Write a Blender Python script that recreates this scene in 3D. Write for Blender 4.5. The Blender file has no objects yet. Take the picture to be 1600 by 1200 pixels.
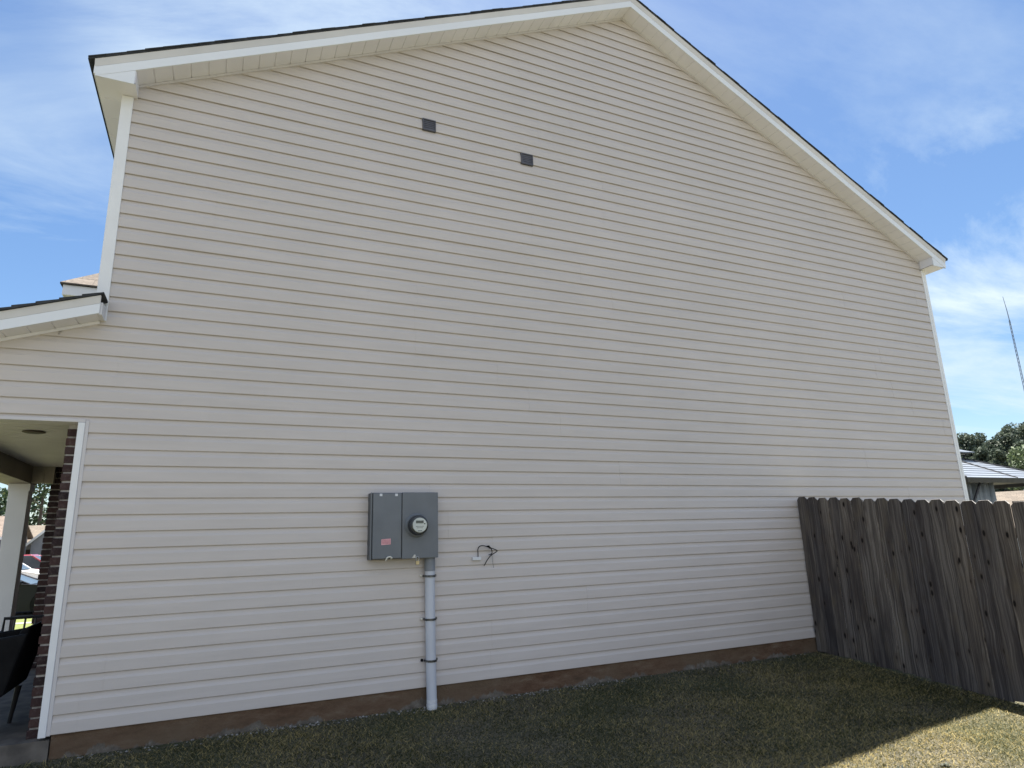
import bpy, bmesh, math, random
import numpy as np
from mathutils import Vector, Matrix
R = math.radians
rnd = random.Random(7)
sc = bpy.context.scene
C = sc.collection

# ---------------------------------------------------------------- camera
cam_d = bpy.data.cameras.new('camera'); cam = bpy.data.objects.new('camera', cam_d); C.objects.link(cam)
yaw, pitch, roll = 0.43344, 0.23646, -0.03148
f = Vector((math.sin(yaw)*math.cos(pitch), math.cos(yaw)*math.cos(pitch), math.sin(pitch)))
r = Vector((math.cos(yaw), -math.sin(yaw), 0)); u = r.cross(f)
r2 = math.cos(roll)*r + math.sin(roll)*u; u2 = -math.sin(roll)*r + math.cos(roll)*u
m = Matrix((r2, u2, -f)).transposed().to_4x4(); m.translation = Vector((0, -5.908, 1.25))
cam.matrix_world = m
cam_d.sensor_width = 36; cam_d.lens = 22.5; cam_d.clip_start = 0.05; cam_d.clip_end = 2000
sc.camera = cam

# ---------------------------------------------------------------- light
SUN = Vector((0.17, 0.26, 1.0)).normalized()
w = bpy.data.worlds.new('World'); sc.world = w; w.use_nodes = True
nt = w.node_tree; N = nt.nodes; L = nt.links; N.clear()
out = N.new('ShaderNodeOutputWorld'); bg = N.new('ShaderNodeBackground'); L.new(bg.outputs[0], out.inputs[0])
sky = N.new('ShaderNodeTexSky'); sky.sky_type = 'NISHITA'; sky.sun_disc = False
sky.sun_elevation = math.asin(SUN.z); sky.sun_rotation = math.atan2(SUN.x, SUN.y)
sky.air_density = 1.0; sky.dust_density = 0.6; sky.ozone_density = 2.2
tc = N.new('ShaderNodeTexCoord'); sep = N.new('ShaderNodeSeparateXYZ'); L.new(tc.outputs['Generated'], sep.inputs[0])
def wm(op, a, b=None, c=None, clamp=False):
    n = N.new('ShaderNodeMath'); n.operation = op; n.use_clamp = clamp
    for i, v in enumerate((a, b, c)):
        if v is None: continue
        if isinstance(v, (int, float)): n.inputs[i].default_value = v
        else: L.new(v, n.inputs[i])
    return n.outputs[0]
den = wm('ADD', wm('MAXIMUM', sep.outputs['Z'], 0.0), 0.12)
cx = wm('DIVIDE', sep.outputs['X'], den); cy = wm('DIVIDE', sep.outputs['Y'], den)
com = N.new('ShaderNodeCombineXYZ'); L.new(cx, com.inputs[0]); L.new(cy, com.inputs[1])
mp = N.new('ShaderNodeMapping'); mp.inputs['Rotation'].default_value = (0, 0, R(25)); mp.inputs['Scale'].default_value = (0.55, 1.3, 1); mp.inputs['Location'].default_value = (3.1, 0.4, 0)
L.new(com.outputs[0], mp.inputs[0])
n1 = N.new('ShaderNodeTexNoise'); n1.inputs['Scale'].default_value = 1.3; n1.inputs['Detail'].default_value = 9; n1.inputs['Roughness'].default_value = .62; n1.inputs['Distortion'].default_value = .45
L.new(mp.outputs[0], n1.inputs[0])
n2 = N.new('ShaderNodeTexNoise'); n2.inputs['Scale'].default_value = .55; n2.inputs['Detail'].default_value = 3
L.new(mp.outputs[0], n2.inputs[0])
cl = wm('MULTIPLY', wm('SUBTRACT', n1.outputs[0], .46), 3.2, clamp=True)
cl = wm('MULTIPLY', cl, wm('MULTIPLY', wm('SUBTRACT', n2.outputs[0], .36), 4.0, clamp=True))
# thin cirrus: bands low on the right, a patch high on the left, unseen white cloud added opposite the house wall to brighten it
def blob(dx, dy, dz, lo, hi):
    vm = N.new('ShaderNodeVectorMath'); vm.operation = 'DOT_PRODUCT'; L.new(tc.outputs['Generated'], vm.inputs[0]); vm.inputs[1].default_value = Vector((dx, dy, dz)).normalized()
    mr = N.new('ShaderNodeMapRange'); mr.interpolation_type = 'SMOOTHSTEP'; L.new(vm.outputs['Value'], mr.inputs[0]); mr.inputs[1].default_value = lo; mr.inputs[2].default_value = hi
    return mr.outputs[0]
amt = wm('ADD', wm('ADD', wm('MULTIPLY', blob(.03, .73, .70, .955, .998), 1.0), wm('MULTIPLY', blob(.87, .45, .18, .93, .99), 1.0)), .30)
amt = wm('ADD', amt, wm('MULTIPLY', blob(-.27, .90, .36, .97, 1.0), .25), clamp=True)
cl = wm('MULTIPLY', wm('MULTIPLY', wm('SUBTRACT', n1.outputs[0], .44), 4.2, clamp=True), amt, clamp=True)
back = wm('MULTIPLY', wm('MULTIPLY', wm('SUBTRACT', n1.outputs[0], .33), 4.0, clamp=True), blob(-.1, -.95, .22, .45, .95))  # added cloud fill for the shaded wall, out of view
mix = N.new('ShaderNodeMix'); mix.data_type = 'RGBA'
L.new(cl, mix.inputs[0])
hs = N.new('ShaderNodeHueSaturation'); hs.inputs['Saturation'].default_value = 1.15; hs.inputs['Value'].default_value = 1.0
L.new(sky.outputs[0], hs.inputs['Color']); L.new(hs.outputs[0], mix.inputs[6])
mix.inputs[7].default_value = (4.9, 5.8, 6.5, 1)
mix2 = N.new('ShaderNodeMix'); mix2.data_type = 'RGBA'; L.new(back, mix2.inputs[0]); L.new(mix.outputs[2], mix2.inputs[6]); mix2.inputs[7].default_value = (6.6, 6.9, 7.6, 1)
L.new(mix2.outputs[2], bg.inputs[0]); bg.inputs[1].default_value = 0.052
sd = bpy.data.lights.new('sun', 'SUN'); sd.energy = 5.0; sd.angle = R(.53); sd.color = (1.0, .955, .88)
so = bpy.data.objects.new('sun', sd); C.objects.link(so); so.rotation_euler = SUN.to_track_quat('Z', 'Y').to_euler(); so.location = (5, 5, 30)
sc.view_settings.view_transform = 'Standard'; sc.view_settings.look = 'None'; sc.view_settings.gamma = 1
sc.view_settings.exposure = 1.7
sc.cycles.max_bounces = 8; sc.cycles.diffuse_bounces = 4

# ---------------------------------------------------------------- helpers
def tag(o, label=None, cat=None, group=None, kind=None):
    if label: o['label'] = label
    if cat: o['category'] = cat
    if group: o['group'] = group
    if kind: o['kind'] = kind
    return o
def empty(name, loc, rz=0, **k):
    o = bpy.data.objects.new(name, None); o.empty_display_size = .2; C.objects.link(o); o.location = loc; o.rotation_euler = (0, 0, rz)
    return tag(o, **k)
class MB:
    def __init__(s): s.v = []; s.f = []
    def add(s, vs, fs):
        b = len(s.v); s.v += [tuple(p) for p in vs]; s.f += [tuple(b+i for i in q) for q in fs]; return s
    def box(s, x0, x1, y0, y1, z0, z1):
        return s.add([(x0,y0,z0),(x1,y0,z0),(x1,y1,z0),(x0,y1,z0),(x0,y0,z1),(x1,y0,z1),(x1,y1,z1),(x0,y1,z1)],
                     [(0,3,2,1),(4,5,6,7),(0,1,5,4),(1,2,6,5),(2,3,7,6),(3,0,4,7)])
    def hexa(s, p):  # 8 points, bottom 4 ccw then top 4
        return s.add(p, [(0,3,2,1),(4,5,6,7),(0,1,5,4),(1,2,6,5),(2,3,7,6),(3,0,4,7)])
    def prism(s, poly, y0, y1, axis='y'):   # polygon in xz (axis y), yz (axis x) or xy (axis z)
        n = len(poly)
        def P(a, b, t): return {'y': (a, t, b), 'x': (t, a, b), 'z': (a, b, t)}[axis]
        return s.add([P(a, b, y0) for a, b in poly] + [P(a, b, y1) for a, b in poly],
                     [tuple(range(n)), tuple(range(2*n-1, n-1, -1))] + [(i, i+n, (i+1) % n+n, (i+1) % n) for i in range(n)])
    def tube(s, pts, rad, n=8, cap=True):
        pts = [Vector(p) for p in pts]
        rads = rad if isinstance(rad, (list, tuple)) else [rad]*len(pts)
        b = len(s.v); ref = None
        for i, p in enumerate(pts):
            d = (pts[min(i+1, len(pts)-1)] - pts[max(i-1, 0)]).normalized()
            if ref is None:
                ref = d.cross(Vector((0, 0, 1)))
                if ref.length < .1: ref = d.cross(Vector((1, 0, 0)))
            ref = (ref - d*ref.dot(d)).normalized(); q = d.cross(ref)
            for k in range(n):
                a = 2*math.pi*k/n; s.v.append(tuple(p + (ref*math.cos(a) + q*math.sin(a))*rads[i]))
        for i in range(len(pts)-1):
            for k in range(n):
                s.f.append((b+i*n+k, b+i*n+(k+1) % n, b+(i+1)*n+(k+1) % n, b+(i+1)*n+k))
        if cap:
            s.f.append(tuple(b+k for k in range(n-1, -1, -1))); s.f.append(tuple(b+(len(pts)-1)*n+k for k in range(n)))
        return s
    def lathe(s, prof, c, axis='z', n=24):   # prof [(radius, offset)]
        b = len(s.v)
        for rr, h in prof:
            for k in range(n):
                a = 2*math.pi*k/n; x, y = rr*math.cos(a), rr*math.sin(a)
                s.v.append({'z': (c[0]+x, c[1]+y, c[2]+h), 'y': (c[0]+x, c[1]+h, c[2]+y), 'x': (c[0]+h, c[1]+x, c[2]+y)}[axis])
        for i in range(len(prof)-1):
            for k in range(n): s.f.append((b+i*n+k, b+i*n+(k+1) % n, b+(i+1)*n+(k+1) % n, b+(i+1)*n+k))
        s.f.append(tuple(b+k for k in range(n))); s.f.append(tuple(b+(len(prof)-1)*n+k for k in range(n)))
        return s
    def build(s, name, mat, parent=None, smooth=False, bevel=0, loc=None):
        me = bpy.data.meshes.new(name); me.from_pydata(s.v, [], s.f); me.validate()
        bm = bmesh.new(); bm.from_mesh(me); bmesh.ops.recalc_face_normals(bm, faces=bm.faces); bm.to_mesh(me); bm.free()
        me.materials.append(mat); o = bpy.data.objects.new(name, me); C.objects.link(o)
        if parent: o.parent = parent
        if loc: o.location = loc
        if smooth:
            for p in me.polygons: p.use_smooth = True
            me.set_sharp_from_angle(angle=R(35))
        if bevel:
            md = o.modifiers.new('bevel', 'BEVEL'); md.width = bevel; md.segments = 2; md.limit_method = 'ANGLE'; md.angle_limit = R(40)
        return o
def copy_tree(o, parent=None):
    c = o.copy(); C.objects.link(c)
    if parent: c.parent = parent
    for ch in [q for q in o.children]: copy_tree(ch, c)
    return c

# ---------------------------------------------------------------- materials
def nmat(name, rough=.6, metal=0, spec=.5):
    mt = bpy.data.materials.new(name); mt.use_nodes = True; t = mt.node_tree
    b = t.nodes['Principled BSDF']; b.inputs['Roughness'].default_value = rough; b.inputs['Metallic'].default_value = metal
    b.inputs['Specular IOR Level'].default_value = spec
    return mt, t, b
class G:   # small node-graph helper
    def __init__(s, t): s.t = t
    def n(s, ty, **k):
        q = s.t.nodes.new(ty)
        for a, v in k.items(): setattr(q, a, v)
        return q
    def set(s, q, **k):
        for a, v in k.items():
            i = q.inputs[a.replace('_', ' ')]
            if hasattr(v, 'is_output') or isinstance(v, bpy.types.NodeSocket): s.t.links.new(v, i)
            else: i.default_value = v
        return q
    def coord(s, kind='Object', scale=(1, 1, 1), loc=(0, 0, 0), rot=(0, 0, 0)):
        c = s.n('ShaderNodeTexCoord'); m_ = s.n('ShaderNodeMapping'); s.t.links.new(c.outputs[kind], m_.inputs[0])
        m_.inputs['Scale'].default_value = scale; m_.inputs['Location'].default_value = loc; m_.inputs['Rotation'].default_value = rot
        return m_.outputs[0]
    def noise(s, vec, scale, detail=4, rough=.5, dist=0):
        q = s.n('ShaderNodeTexNoise'); s.t.links.new(vec, q.inputs['Vector'])
        q.inputs['Scale'].default_value = scale; q.inputs['Detail'].default_value = detail; q.inputs['Roughness'].default_value = rough; q.inputs['Distortion'].default_value = dist
        return q.outputs[0]
    def ramp(s, fac, stops):
        q = s.n('ShaderNodeValToRGB'); s.t.links.new(fac, q.inputs[0]); e = q.color_ramp.elements
        while len(e) < len(stops): e.new(.5)
        for i, (p, c) in enumerate(stops):
            e[i].position = p; e[i].color = tuple(c)+(1,) if not isinstance(c, (int, float)) else (c, c, c, 1)
        return q.outputs[0]
    def mix(s, fac, a, b, mode='MIX'):
        q = s.n('ShaderNodeMix', data_type='RGBA', blend_type=mode)
        for i, v in ((0, fac), (6, a), (7, b)):
            if isinstance(v, bpy.types.NodeSocket): s.t.links.new(v, q.inputs[i])
            elif isinstance(v, (int, float)): q.inputs[i].default_value = v if i == 0 else (v, v, v, 1)
            else: q.inputs[i].default_value = tuple(v)+(1,)
        return q.outputs[2]
    def bump(s, b, h, strength=.3, dist=.01):
        q = s.n('ShaderNodeBump'); s.t.links.new(h, q.inputs['Height']); q.inputs['Strength'].default_value = strength; q.inputs['Distance'].default_value = dist
        s.t.links.new(q.outputs[0], b.inputs['Normal'])
def mottled(name, c1, c2, scale=3, rough=.6, metal=0, bump=0, bscale=60, stretch=(1, 1, 1), spec=.5, detail=4, lo=.35, hi=.65):
    mt, t, b = nmat(name, rough, metal, spec); g = G(t); v = g.coord(scale=stretch)
    col = g.ramp(g.noise(v, scale, detail), [(lo, c1), (hi, c2)]); t.links.new(col, b.inputs['Base Color'])
    if bump: g.bump(b, g.noise(v, bscale, 3), bump, .004)
    return mt
M = {}
# siding vinyl
mt, t, b = nmat('vinyl_siding', .48, 0, .45); g = G(t)
v = g.coord(); vs = g.coord(scale=(1.2, 1, 14)); vg = g.coord(scale=(3, 1, 60))
base = g.ramp(g.noise(v, .55, 5, .6), [(.3, (.585, .535, .500)), (.7, (.63, .575, .54))])
streak = g.ramp(g.noise(vs, 1.1, 5, .6), [(.3, .93), (.65, 1.0)])
c_ = g.mix(1.0, base, streak, 'MULTIPLY')
spk = g.ramp(g.noise(v, 38, 3, .7), [(.70, 0.0), (.80, .22)])
c_ = g.mix(spk, c_, (.30, .26, .21))
t.links.new(c_, b.inputs['Base Color'])
hh = g.n('ShaderNodeMath', operation='ADD'); t.links.new(g.noise(vg, 5, 4, .6), hh.inputs[0])
h2 = g.n('ShaderNodeMath', operation='MULTIPLY'); t.links.new(g.noise(g.coord(scale=(1.0, 1, 5)), 1.6, 2), h2.inputs[0]); h2.inputs[1].default_value = 7.0
t.links.new(h2.outputs[0], hh.inputs[1]); g.bump(b, hh.outputs[0], .25, .0022); M['siding'] = mt
M['white'] = mottled('white_vinyl_trim', (.80, .80, .80), (.86, .86, .86), 2.5, .4, bump=.05)
M['white_metal'] = mottled('white_coated_fascia', (.79, .81, .84), (.85, .87, .90), 1.4, .42, bump=.06, bscale=9, stretch=(.4, 1, 1))
M['frieze'] = mottled('off_white_trim_board', (.64, .63, .64), (.72, .71, .72), 2.2, .5, bump=.05, bscale=20)
M['soffit'] = mottled('cream_vinyl_soffit', (.80, .785, .82), (.86, .845, .88), 2.0, .5, bump=.05)
M['frieze'].node_tree.nodes['Principled BSDF'].inputs['Roughness'].default_value = .6
M['jtrim'] = mottled('beige_vinyl_trim', (.60, .57, .57), (.65, .62, .61), 3, .5)
M['ceiling'] = mottled('cream_porch_ceiling', (.68, .66, .63), (.78, .76, .73), 1.6, .55)
# shingles
mt, t, b = nmat('dark_shingle', .95, 0, .2); g = G(t)
c_ = g.ramp(g.noise(g.coord(), 7, 6, .7), [(.3, (.022, .024, .028)), (.7, (.075, .078, .082))]); t.links.new(c_, b.inputs['Base Color'])
g.bump(b, g.noise(g.coord(), 160, 3), .6, .004); M['shingle'] = mt
def shingle(name, c1, c2, sx=1, rot=(0, 0, 0)):
    mt, t, b = nmat(name, .95, 0, .2); g = G(t)
    br = g.n('ShaderNodeTexBrick'); t.links.new(g.coord(rot=rot), br.inputs['Vector'])
    g.set(br, Color1=c1+(1,), Color2=c2+(1,), Mortar=tuple(x*.55 for x in c1)+(1,), Scale=1.0)
    br.inputs['Mortar Size'].default_value = .006; br.inputs['Brick Width'].default_value = .3*sx; br.inputs['Row Height'].default_value = .14*sx
    n_ = g.ramp(g.noise(g.coord(), 14, 6, .75), [(.35, .6), (.65, 1.15)])
    t.links.new(g.mix(1, br.outputs[0], n_, 'MULTIPLY'), b.inputs['Base Color']); g.bump(b, g.noise(g.coord(), 90, 3), .6, .006); return mt
M['tan_shingle'] = shingle('tan_shingle', (.25, .215, .185), (.17, .145, .125))
M['far_shingle'] = shingle('far_tan_shingle', (.22, .185, .15), (.17, .145, .12), 2)
M['brown_shingle'] = shingle('brown_shingle', (.24, .19, .16), (.18, .145, .12), 2)
# brick
mt, t, b = nmat('dark_brick', .9, 0, .25); g = G(t)
oi = g.n('ShaderNodeObjectInfo'); geo = g.n('ShaderNodeNewGeometry')
c_ = g.ramp(geo.outputs['Random Per Island'], [(0, (.022, .015, .017)), (.35, (.045, .027, .027)), (.7, (.07, .038, .034)), (1, (.06, .04, .04))])
c_ = g.mix(g.ramp(g.noise(g.coord(), 30, 5, .7), [(.5, 0.0), (.75, .45)]), c_, (.16, .13, .12)); t.links.new(c_, b.inputs['Base Color'])
g.bump(b, g.noise(g.coord(), 70, 4), .7, .006); M['brick'] = mt
M['mortar'] = mottled('mortar', (.20, .18, .17), (.48, .45, .42), 12, .95, bump=.7, bscale=60)
# foundation: stained slab edge
mt, t, b = nmat('stained_slab_edge', .95, 0, .2); g = G(t)
v = g.coord(scale=(1, 1, 3)); sepn = g.n('ShaderNodeSeparateXYZ'); t.links.new(g.coord(), sepn.inputs[0])
red = g.ramp(g.noise(v, 4, 7, .7), [(.3, (.06, .038, .026)), (.46, (.125, .072, .045)), (.58, (.16, .105, .07)), (.7, (.22, .17, .125))])
red = g.mix(g.ramp(g.noise(g.coord(scale=(.5, 1, 1)), 1.5, 5), [(.40, 0.0), (.62, .8)]), red, (.145, .105, .07))
grey = g.ramp(g.noise(g.coord(), 16, 7, .75), [(.3, (.09, .075, .06)), (.55, (.17, .15, .125)), (.8, (.32, .30, .27))])
lv = g.n('ShaderNodeMath', operation='MULTIPLY_ADD'); t.links.new(g.noise(g.coord(scale=(1, 1, .3)), 1.3, 8, .7), lv.inputs[0]); lv.inputs[1].default_value = -.6; lv.inputs[2].default_value = .168
df = g.n('ShaderNodeMath', operation='SUBTRACT'); t.links.new(lv.outputs[0], df.inputs[0]); t.links.new(sepn.outputs[2], df.inputs[1])
fac = g.n('ShaderNodeMath', operation='MULTIPLY', use_clamp=True); t.links.new(df.outputs[0], fac.inputs[0]); fac.inputs[1].default_value = 70
t.links.new(g.mix(fac.outputs[0], red, grey), b.inputs['Base Color']); g.bump(b, g.noise(g.coord(), 25, 8, .75), .9, .012); M['found'] = mt
M['concrete'] = mottled('porch_concrete', (.080, .070, .060), (.18, .158, .135), 6, .9, bump=.6, bscale=45, detail=8)
M['road'] = mottled('asphalt', (.045, .045, .047), (.07, .07, .07), 4, .9)
M['drive'] = mottled('driveway_concrete', (.25, .235, .21), (.33, .31, .28), 2, .9)
# metals, plastics
M['meter_grey'] = mottled('grey_painted_steel', (.150, .162, .176), (.172, .185, .20), 5, .5, bump=.12, bscale=140, spec=.4)
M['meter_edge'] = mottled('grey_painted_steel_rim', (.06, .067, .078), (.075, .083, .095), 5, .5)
M['pvc'] = mottled('grey_pvc', (.55, .57, .62), (.62, .64, .69), 4, .45, bump=.1, bscale=50, stretch=(1, 1, .3))
M['steel'] = mottled('galvanised_steel', (.35, .36, .37), (.5, .5, .5), 30, .35, .9)
M['strap'] = mottled('dark_steel_strap', (.05, .052, .056), (.16, .165, .17), 18, .3, .6)
M['brass'] = mottled('brass', (.42, .34, .19), (.55, .46, .28), 30, .35, .8)
M['black'] = mottled('black_plastic', (.004, .004, .005), (.008, .008, .009), 10, .75, spec=.15)
M['blackmetal'] = mottled('black_metal', (.01, .01, .012), (.018, .018, .02), 10, .5)
M['pink'] = mottled('pink_sticker', (.72, .33, .37), (.80, .42, .45), 60, .6)
M['pinkline'] = mottled('pink_sticker_lines', (.42, .18, .2), (.48, .22, .24), 60, .6)
M['wsticker'] = mottled('white_sticker', (.62, .63, .65), (.72, .73, .74), 60, .5)
M['ivory'] = mottled('ivory_plastic', (.60, .58, .50), (.72, .70, .62), 40, .5)
M['dial'] = mottled('meter_dial', (.82, .82, .77), (.90, .90, .85), 40, .4)
M['dialdark'] = mottled('meter_display', (.09, .10, .085), (.14, .15, .13), 40, .3)
M['meterblack'] = mottled('meter_body_dark', (.03, .032, .036), (.05, .053, .058), 10, .25)
mt, t, b = nmat('meter_glass', .03); b.inputs['Transmission Weight'].default_value = 1; b.inputs['IOR'].default_value = 1.2; b.inputs['Base Color'].default_value = (.92, .95, .93, 1); M['glass'] = mt
M['vent'] = mottled('grey_vent_plastic', (.075, .075, .09), (.10, .10, .118), 12, .6)
M['brownlamp'] = mottled('brown_lamp_trim', (.05, .033, .018), (.09, .06, .035), 8, .6)
M['gazroof'] = mottled('grey_metal_roof', (.20, .22, .25), (.25, .275, .31), 2, .42, .3)
M['gazframe'] = mottled('dark_gazebo_frame', (.02, .021, .024), (.035, .036, .04), 6, .5)
M['curtain'] = mottled('grey_gazebo_curtain', (.22, .25, .27), (.30, .33, .35), 5, .85, bump=.3, bscale=30)
M['mast'] = mottled('blue_grey_mast_steel', (.16, .21, .30), (.22, .27, .36), 2, .6)
# wood picket
mt, t, b = nmat('weathered_pine', .88, 0, .25); g = G(t)
oi = g.n('ShaderNodeObjectInfo'); co = g.n('ShaderNodeTexCoord')
off = g.n('ShaderNodeVectorMath', operation='SCALE'); off.inputs[0].default_value = (3.1, 7.7, 13.3); t.links.new(oi.outputs['Random'], off.inputs['Scale'])
ad = g.n('ShaderNodeVectorMath', operation='ADD'); t.links.new(co.outputs['Object'], ad.inputs[0]); t.links.new(off.outputs[0], ad.inputs[1])
def mp2(sc_):
    q = g.n('ShaderNodeMapping'); t.links.new(ad.outputs[0], q.inputs[0]); q.inputs['Scale'].default_value = sc_; return q.outputs[0]
# knots
vo = g.n('ShaderNodeTexVoronoi', feature='F1'); t.links.new(mp2((3.2, 11, 4.6)), vo.inputs['Vector']); vo.inputs['Scale'].default_value = 1.0; vo.inputs['Randomness'].default_value = 1
kd = g.ramp(vo.outputs['Distance'], [(.09, 1.0), (.17, 0.0)]); halo = g.ramp(vo.outputs['Distance'], [(.08, 1.0), (.38, 0.0)])
# warp grain round the knots
wv = g.n('ShaderNodeVectorMath', operation='MULTIPLY_ADD'); t.links.new(vo.outputs['Distance'], wv.inputs[0]); wv.inputs[1].default_value = (0, .022, 0); t.links.new(ad.outputs[0], wv.inputs[2])
def mp3(sc_):
    q = g.n('ShaderNodeMapping'); t.links.new(wv.outputs[0], q.inputs[0]); q.inputs['Scale'].default_value = sc_; return q.outputs[0]
grain = g.noise(mp3((1, 36, .28)), 2.0, 8, .66, .08); fine = g.noise(mp3((1, 140, .9)), 2.0, 4, .6)
c_ = g.ramp(grain, [(.30, (.040, .034, .032)), (.44, (.135, .116, .102)), (.56, (.225, .198, .175)), (.72, (.37, .33, .29))])
c_ = g.mix(g.ramp(fine, [(.45, .0), (.62, .55)]), c_, (.05, .043, .040))
c_ = g.mix(g.ramp(g.noise(mp2((1, 5, .55)), 1.7, 5, .6), [(.45, 0.0), (.64, .78)]), c_, (.050, .042, .043))
c_ = g.mix(g.ramp(g.noise(mp2((1, 3, 1.2)), 2.3, 3), [(.55, 0.0), (.75, .5)]), c_, (.155, .125, .085))
tint = g.ramp(oi.outputs['Random'], [(0, (.62, .61, .64)), (.3, (1.08, 1.04, .98)), (.6, (.74, .72, .73)), (.8, (1.2, 1.12, 1.0)), (1, (.85, .83, .82))])
c_ = g.mix(1, c_, tint, 'MULTIPLY')
c_ = g.mix(g.ramp(halo, [(0, 0.0), (1, .45)]), c_, (.075, .052, .038)); c_ = g.mix(kd, c_, (.012, .009, .008))
t.links.new(c_, b.inputs['Base Color']); g.bump(b, grain, .55, .006); M['wood'] = mt
M['lit_ends'] = mottled('sunlit_end_grain', (.24, .225, .21), (.46, .44, .41), 40, .9)  # weathered cuts, lightened so the picket chamfers look sunlit
# leaves
def leafmat(name, cs, tr=.25, sc_=.5):
    mt, t, b = nmat(name, .6, 0, .3); g = G(t); geo = g.n('ShaderNodeNewGeometry')
    c_ = g.ramp(geo.outputs['Random Per Island'], [(0, cs[0]), (.5, cs[1]), (1, cs[2])])
    c_ = g.mix(g.ramp(g.noise(g.coord(), sc_, 3), [(.35, 0.0), (.65, .7)]), c_, cs[0]); t.links.new(c_, b.inputs['Base Color'])
    tb = g.n('ShaderNodeBsdfTranslucent'); t.links.new(c_, tb.inputs[0]); ms = g.n('ShaderNodeMixShader'); ms.inputs[0].default_value = tr
    t.links.new(b.outputs[0], ms.inputs[1]); t.links.new(tb.outputs[0], ms.inputs[2]); t.links.new(ms.outputs[0], t.nodes['Material Output'].inputs[0]); return mt
M['pineleaf'] = leafmat('pine_needles', [(.062, .085, .062), (.098, .122, .085), (.15, .17, .115)])
M['greenleaf'] = leafmat('broad_leaf', [(.07, .105, .05), (.11, .15, .07), (.17, .20, .10)])
M['darkleaf'] = leafmat('dark_leaf', [(.025, .05, .025), (.045, .075, .035), (.10, .12, .05)])
M['bark'] = mottled('bark', (.06, .045, .035), (.13, .10, .08), 5, .95, bump=.6, bscale=20, stretch=(1, 1, .2))
# ground
mt, t, b = nmat('lawn', .95, 0, .15); g = G(t)
c_ = g.ramp(g.noise(g.coord(), 60, 6, .7), [(.3, (.05, .045, .030)), (.5, (.14, .127, .090)), (.7, (.30, .275, .205))])
c_ = g.mix(g.ramp(g.noise(g.coord(), .9, 4), [(.4, 0.0), (.65, .5)]), c_, (.055, .075, .024)); t.links.new(c_, b.inputs['Base Color'])
g.bump(b, g.noise(g.coord(), 45, 6, .7), 1.0, .03); M['lawn'] = mt
mt, t, b = nmat('turf', .95, 0, .15); g = G(t)
c_ = g.ramp(g.noise(g.coord(), 25, 6, .7), [(.3, (.10, .125, .04)), (.7, (.19, .21, .075))]); t.links.new(c_, b.inputs['Base Color']); M['turf'] = mt
mt, t, b = nmat('grass_blades', .7, 0, .2); g = G(t); at = g.n('ShaderNodeVertexColor'); at.layer_name = 'tint'
t.links.new(at.outputs[0], b.inputs['Base Color']); tb = g.n('ShaderNodeBsdfTranslucent'); t.links.new(at.outputs[0], tb.inputs[0]); ms = g.n('ShaderNodeMixShader'); ms.inputs[0].default_value = .4
t.links.new(b.outputs[0], ms.inputs[1]); t.links.new(tb.outputs[0], ms.inputs[2]); t.links.new(ms.outputs[0], t.nodes['Material Output'].inputs[0]); M['blade'] = mt

# ---------------------------------------------------------------- setting
def gz(x, y):
    z = -.165
    if y < 0: z += .067*max(y, -7) + .008*math.sin(x*2.1+y*1.3) * min(1, -y)
    else: z -= min(.017*y, .33)
    if x > 12: z -= min((x-12)*.03, 1.3)
    return z
xs = sorted(set([-900, -400, -200, -120, -80, -50, -30, -20, -15, -10, -6, -4, -3] + [round(-2.5+.25*i, 3) for i in range(46)] + [10, 12, 15, 20, 30, 40, 60, 90, 150, 300, 500, 900]))
ys = sorted(set([-900, -400, -200, -100, -60, -40, -25, -15, -10, -8] + [round(-7+.25*i, 3) for i in range(29)] + [.3, 1, 2, 4, 7, 10, 15, 20, 30, 50, 80, 130, 250, 500, 900]))
gb = MB(); gb.v = [(x, y, gz(x, y)) for y in ys for x in xs]; nx = len(xs)
gb.f = [(j*nx+i, j*nx+i+1, (j+1)*nx+i+1, (j+1)*nx+i) for j in range(len(ys)-1) for i in range(nx-1)]
tag(gb.build('ground', M['lawn'], smooth=True), kind='structure')
def sheet(name, mat, x0, x1, y0, y1, dz, n=24):
    q = MB(); q.v = [(x0+(x1-x0)*i/n, y0+(y1-y0)*j/n, gz(x0+(x1-x0)*i/n, y0+(y1-y0)*j/n)+dz) for j in range(n+1) for i in range(n+1)]
    q.f = [(j*(n+1)+i, j*(n+1)+i+1, (j+1)*(n+1)+i+1, (j+1)*(n+1)+i) for j in range(n) for i in range(n)]
    return tag(q.build(name, mat), kind='structure')
sheet('front_lawn', M['turf'], -13, -2.6, 6, 16.7, .03)
sheet('driveway', M['drive'], -13, -2.6, 16.71, 36, .035)
sheet('garden_path', M['drive'], -13, -3.75, 13.5, 14.0, .036)
sheet('road', M['road'], -24, -15, -60, 160, .04, 60)
q = MB().box(-15, -14.85, -60, 160, -.7, -.33); tag(q.build('kerb', M['drive']), kind='structure')

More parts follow.
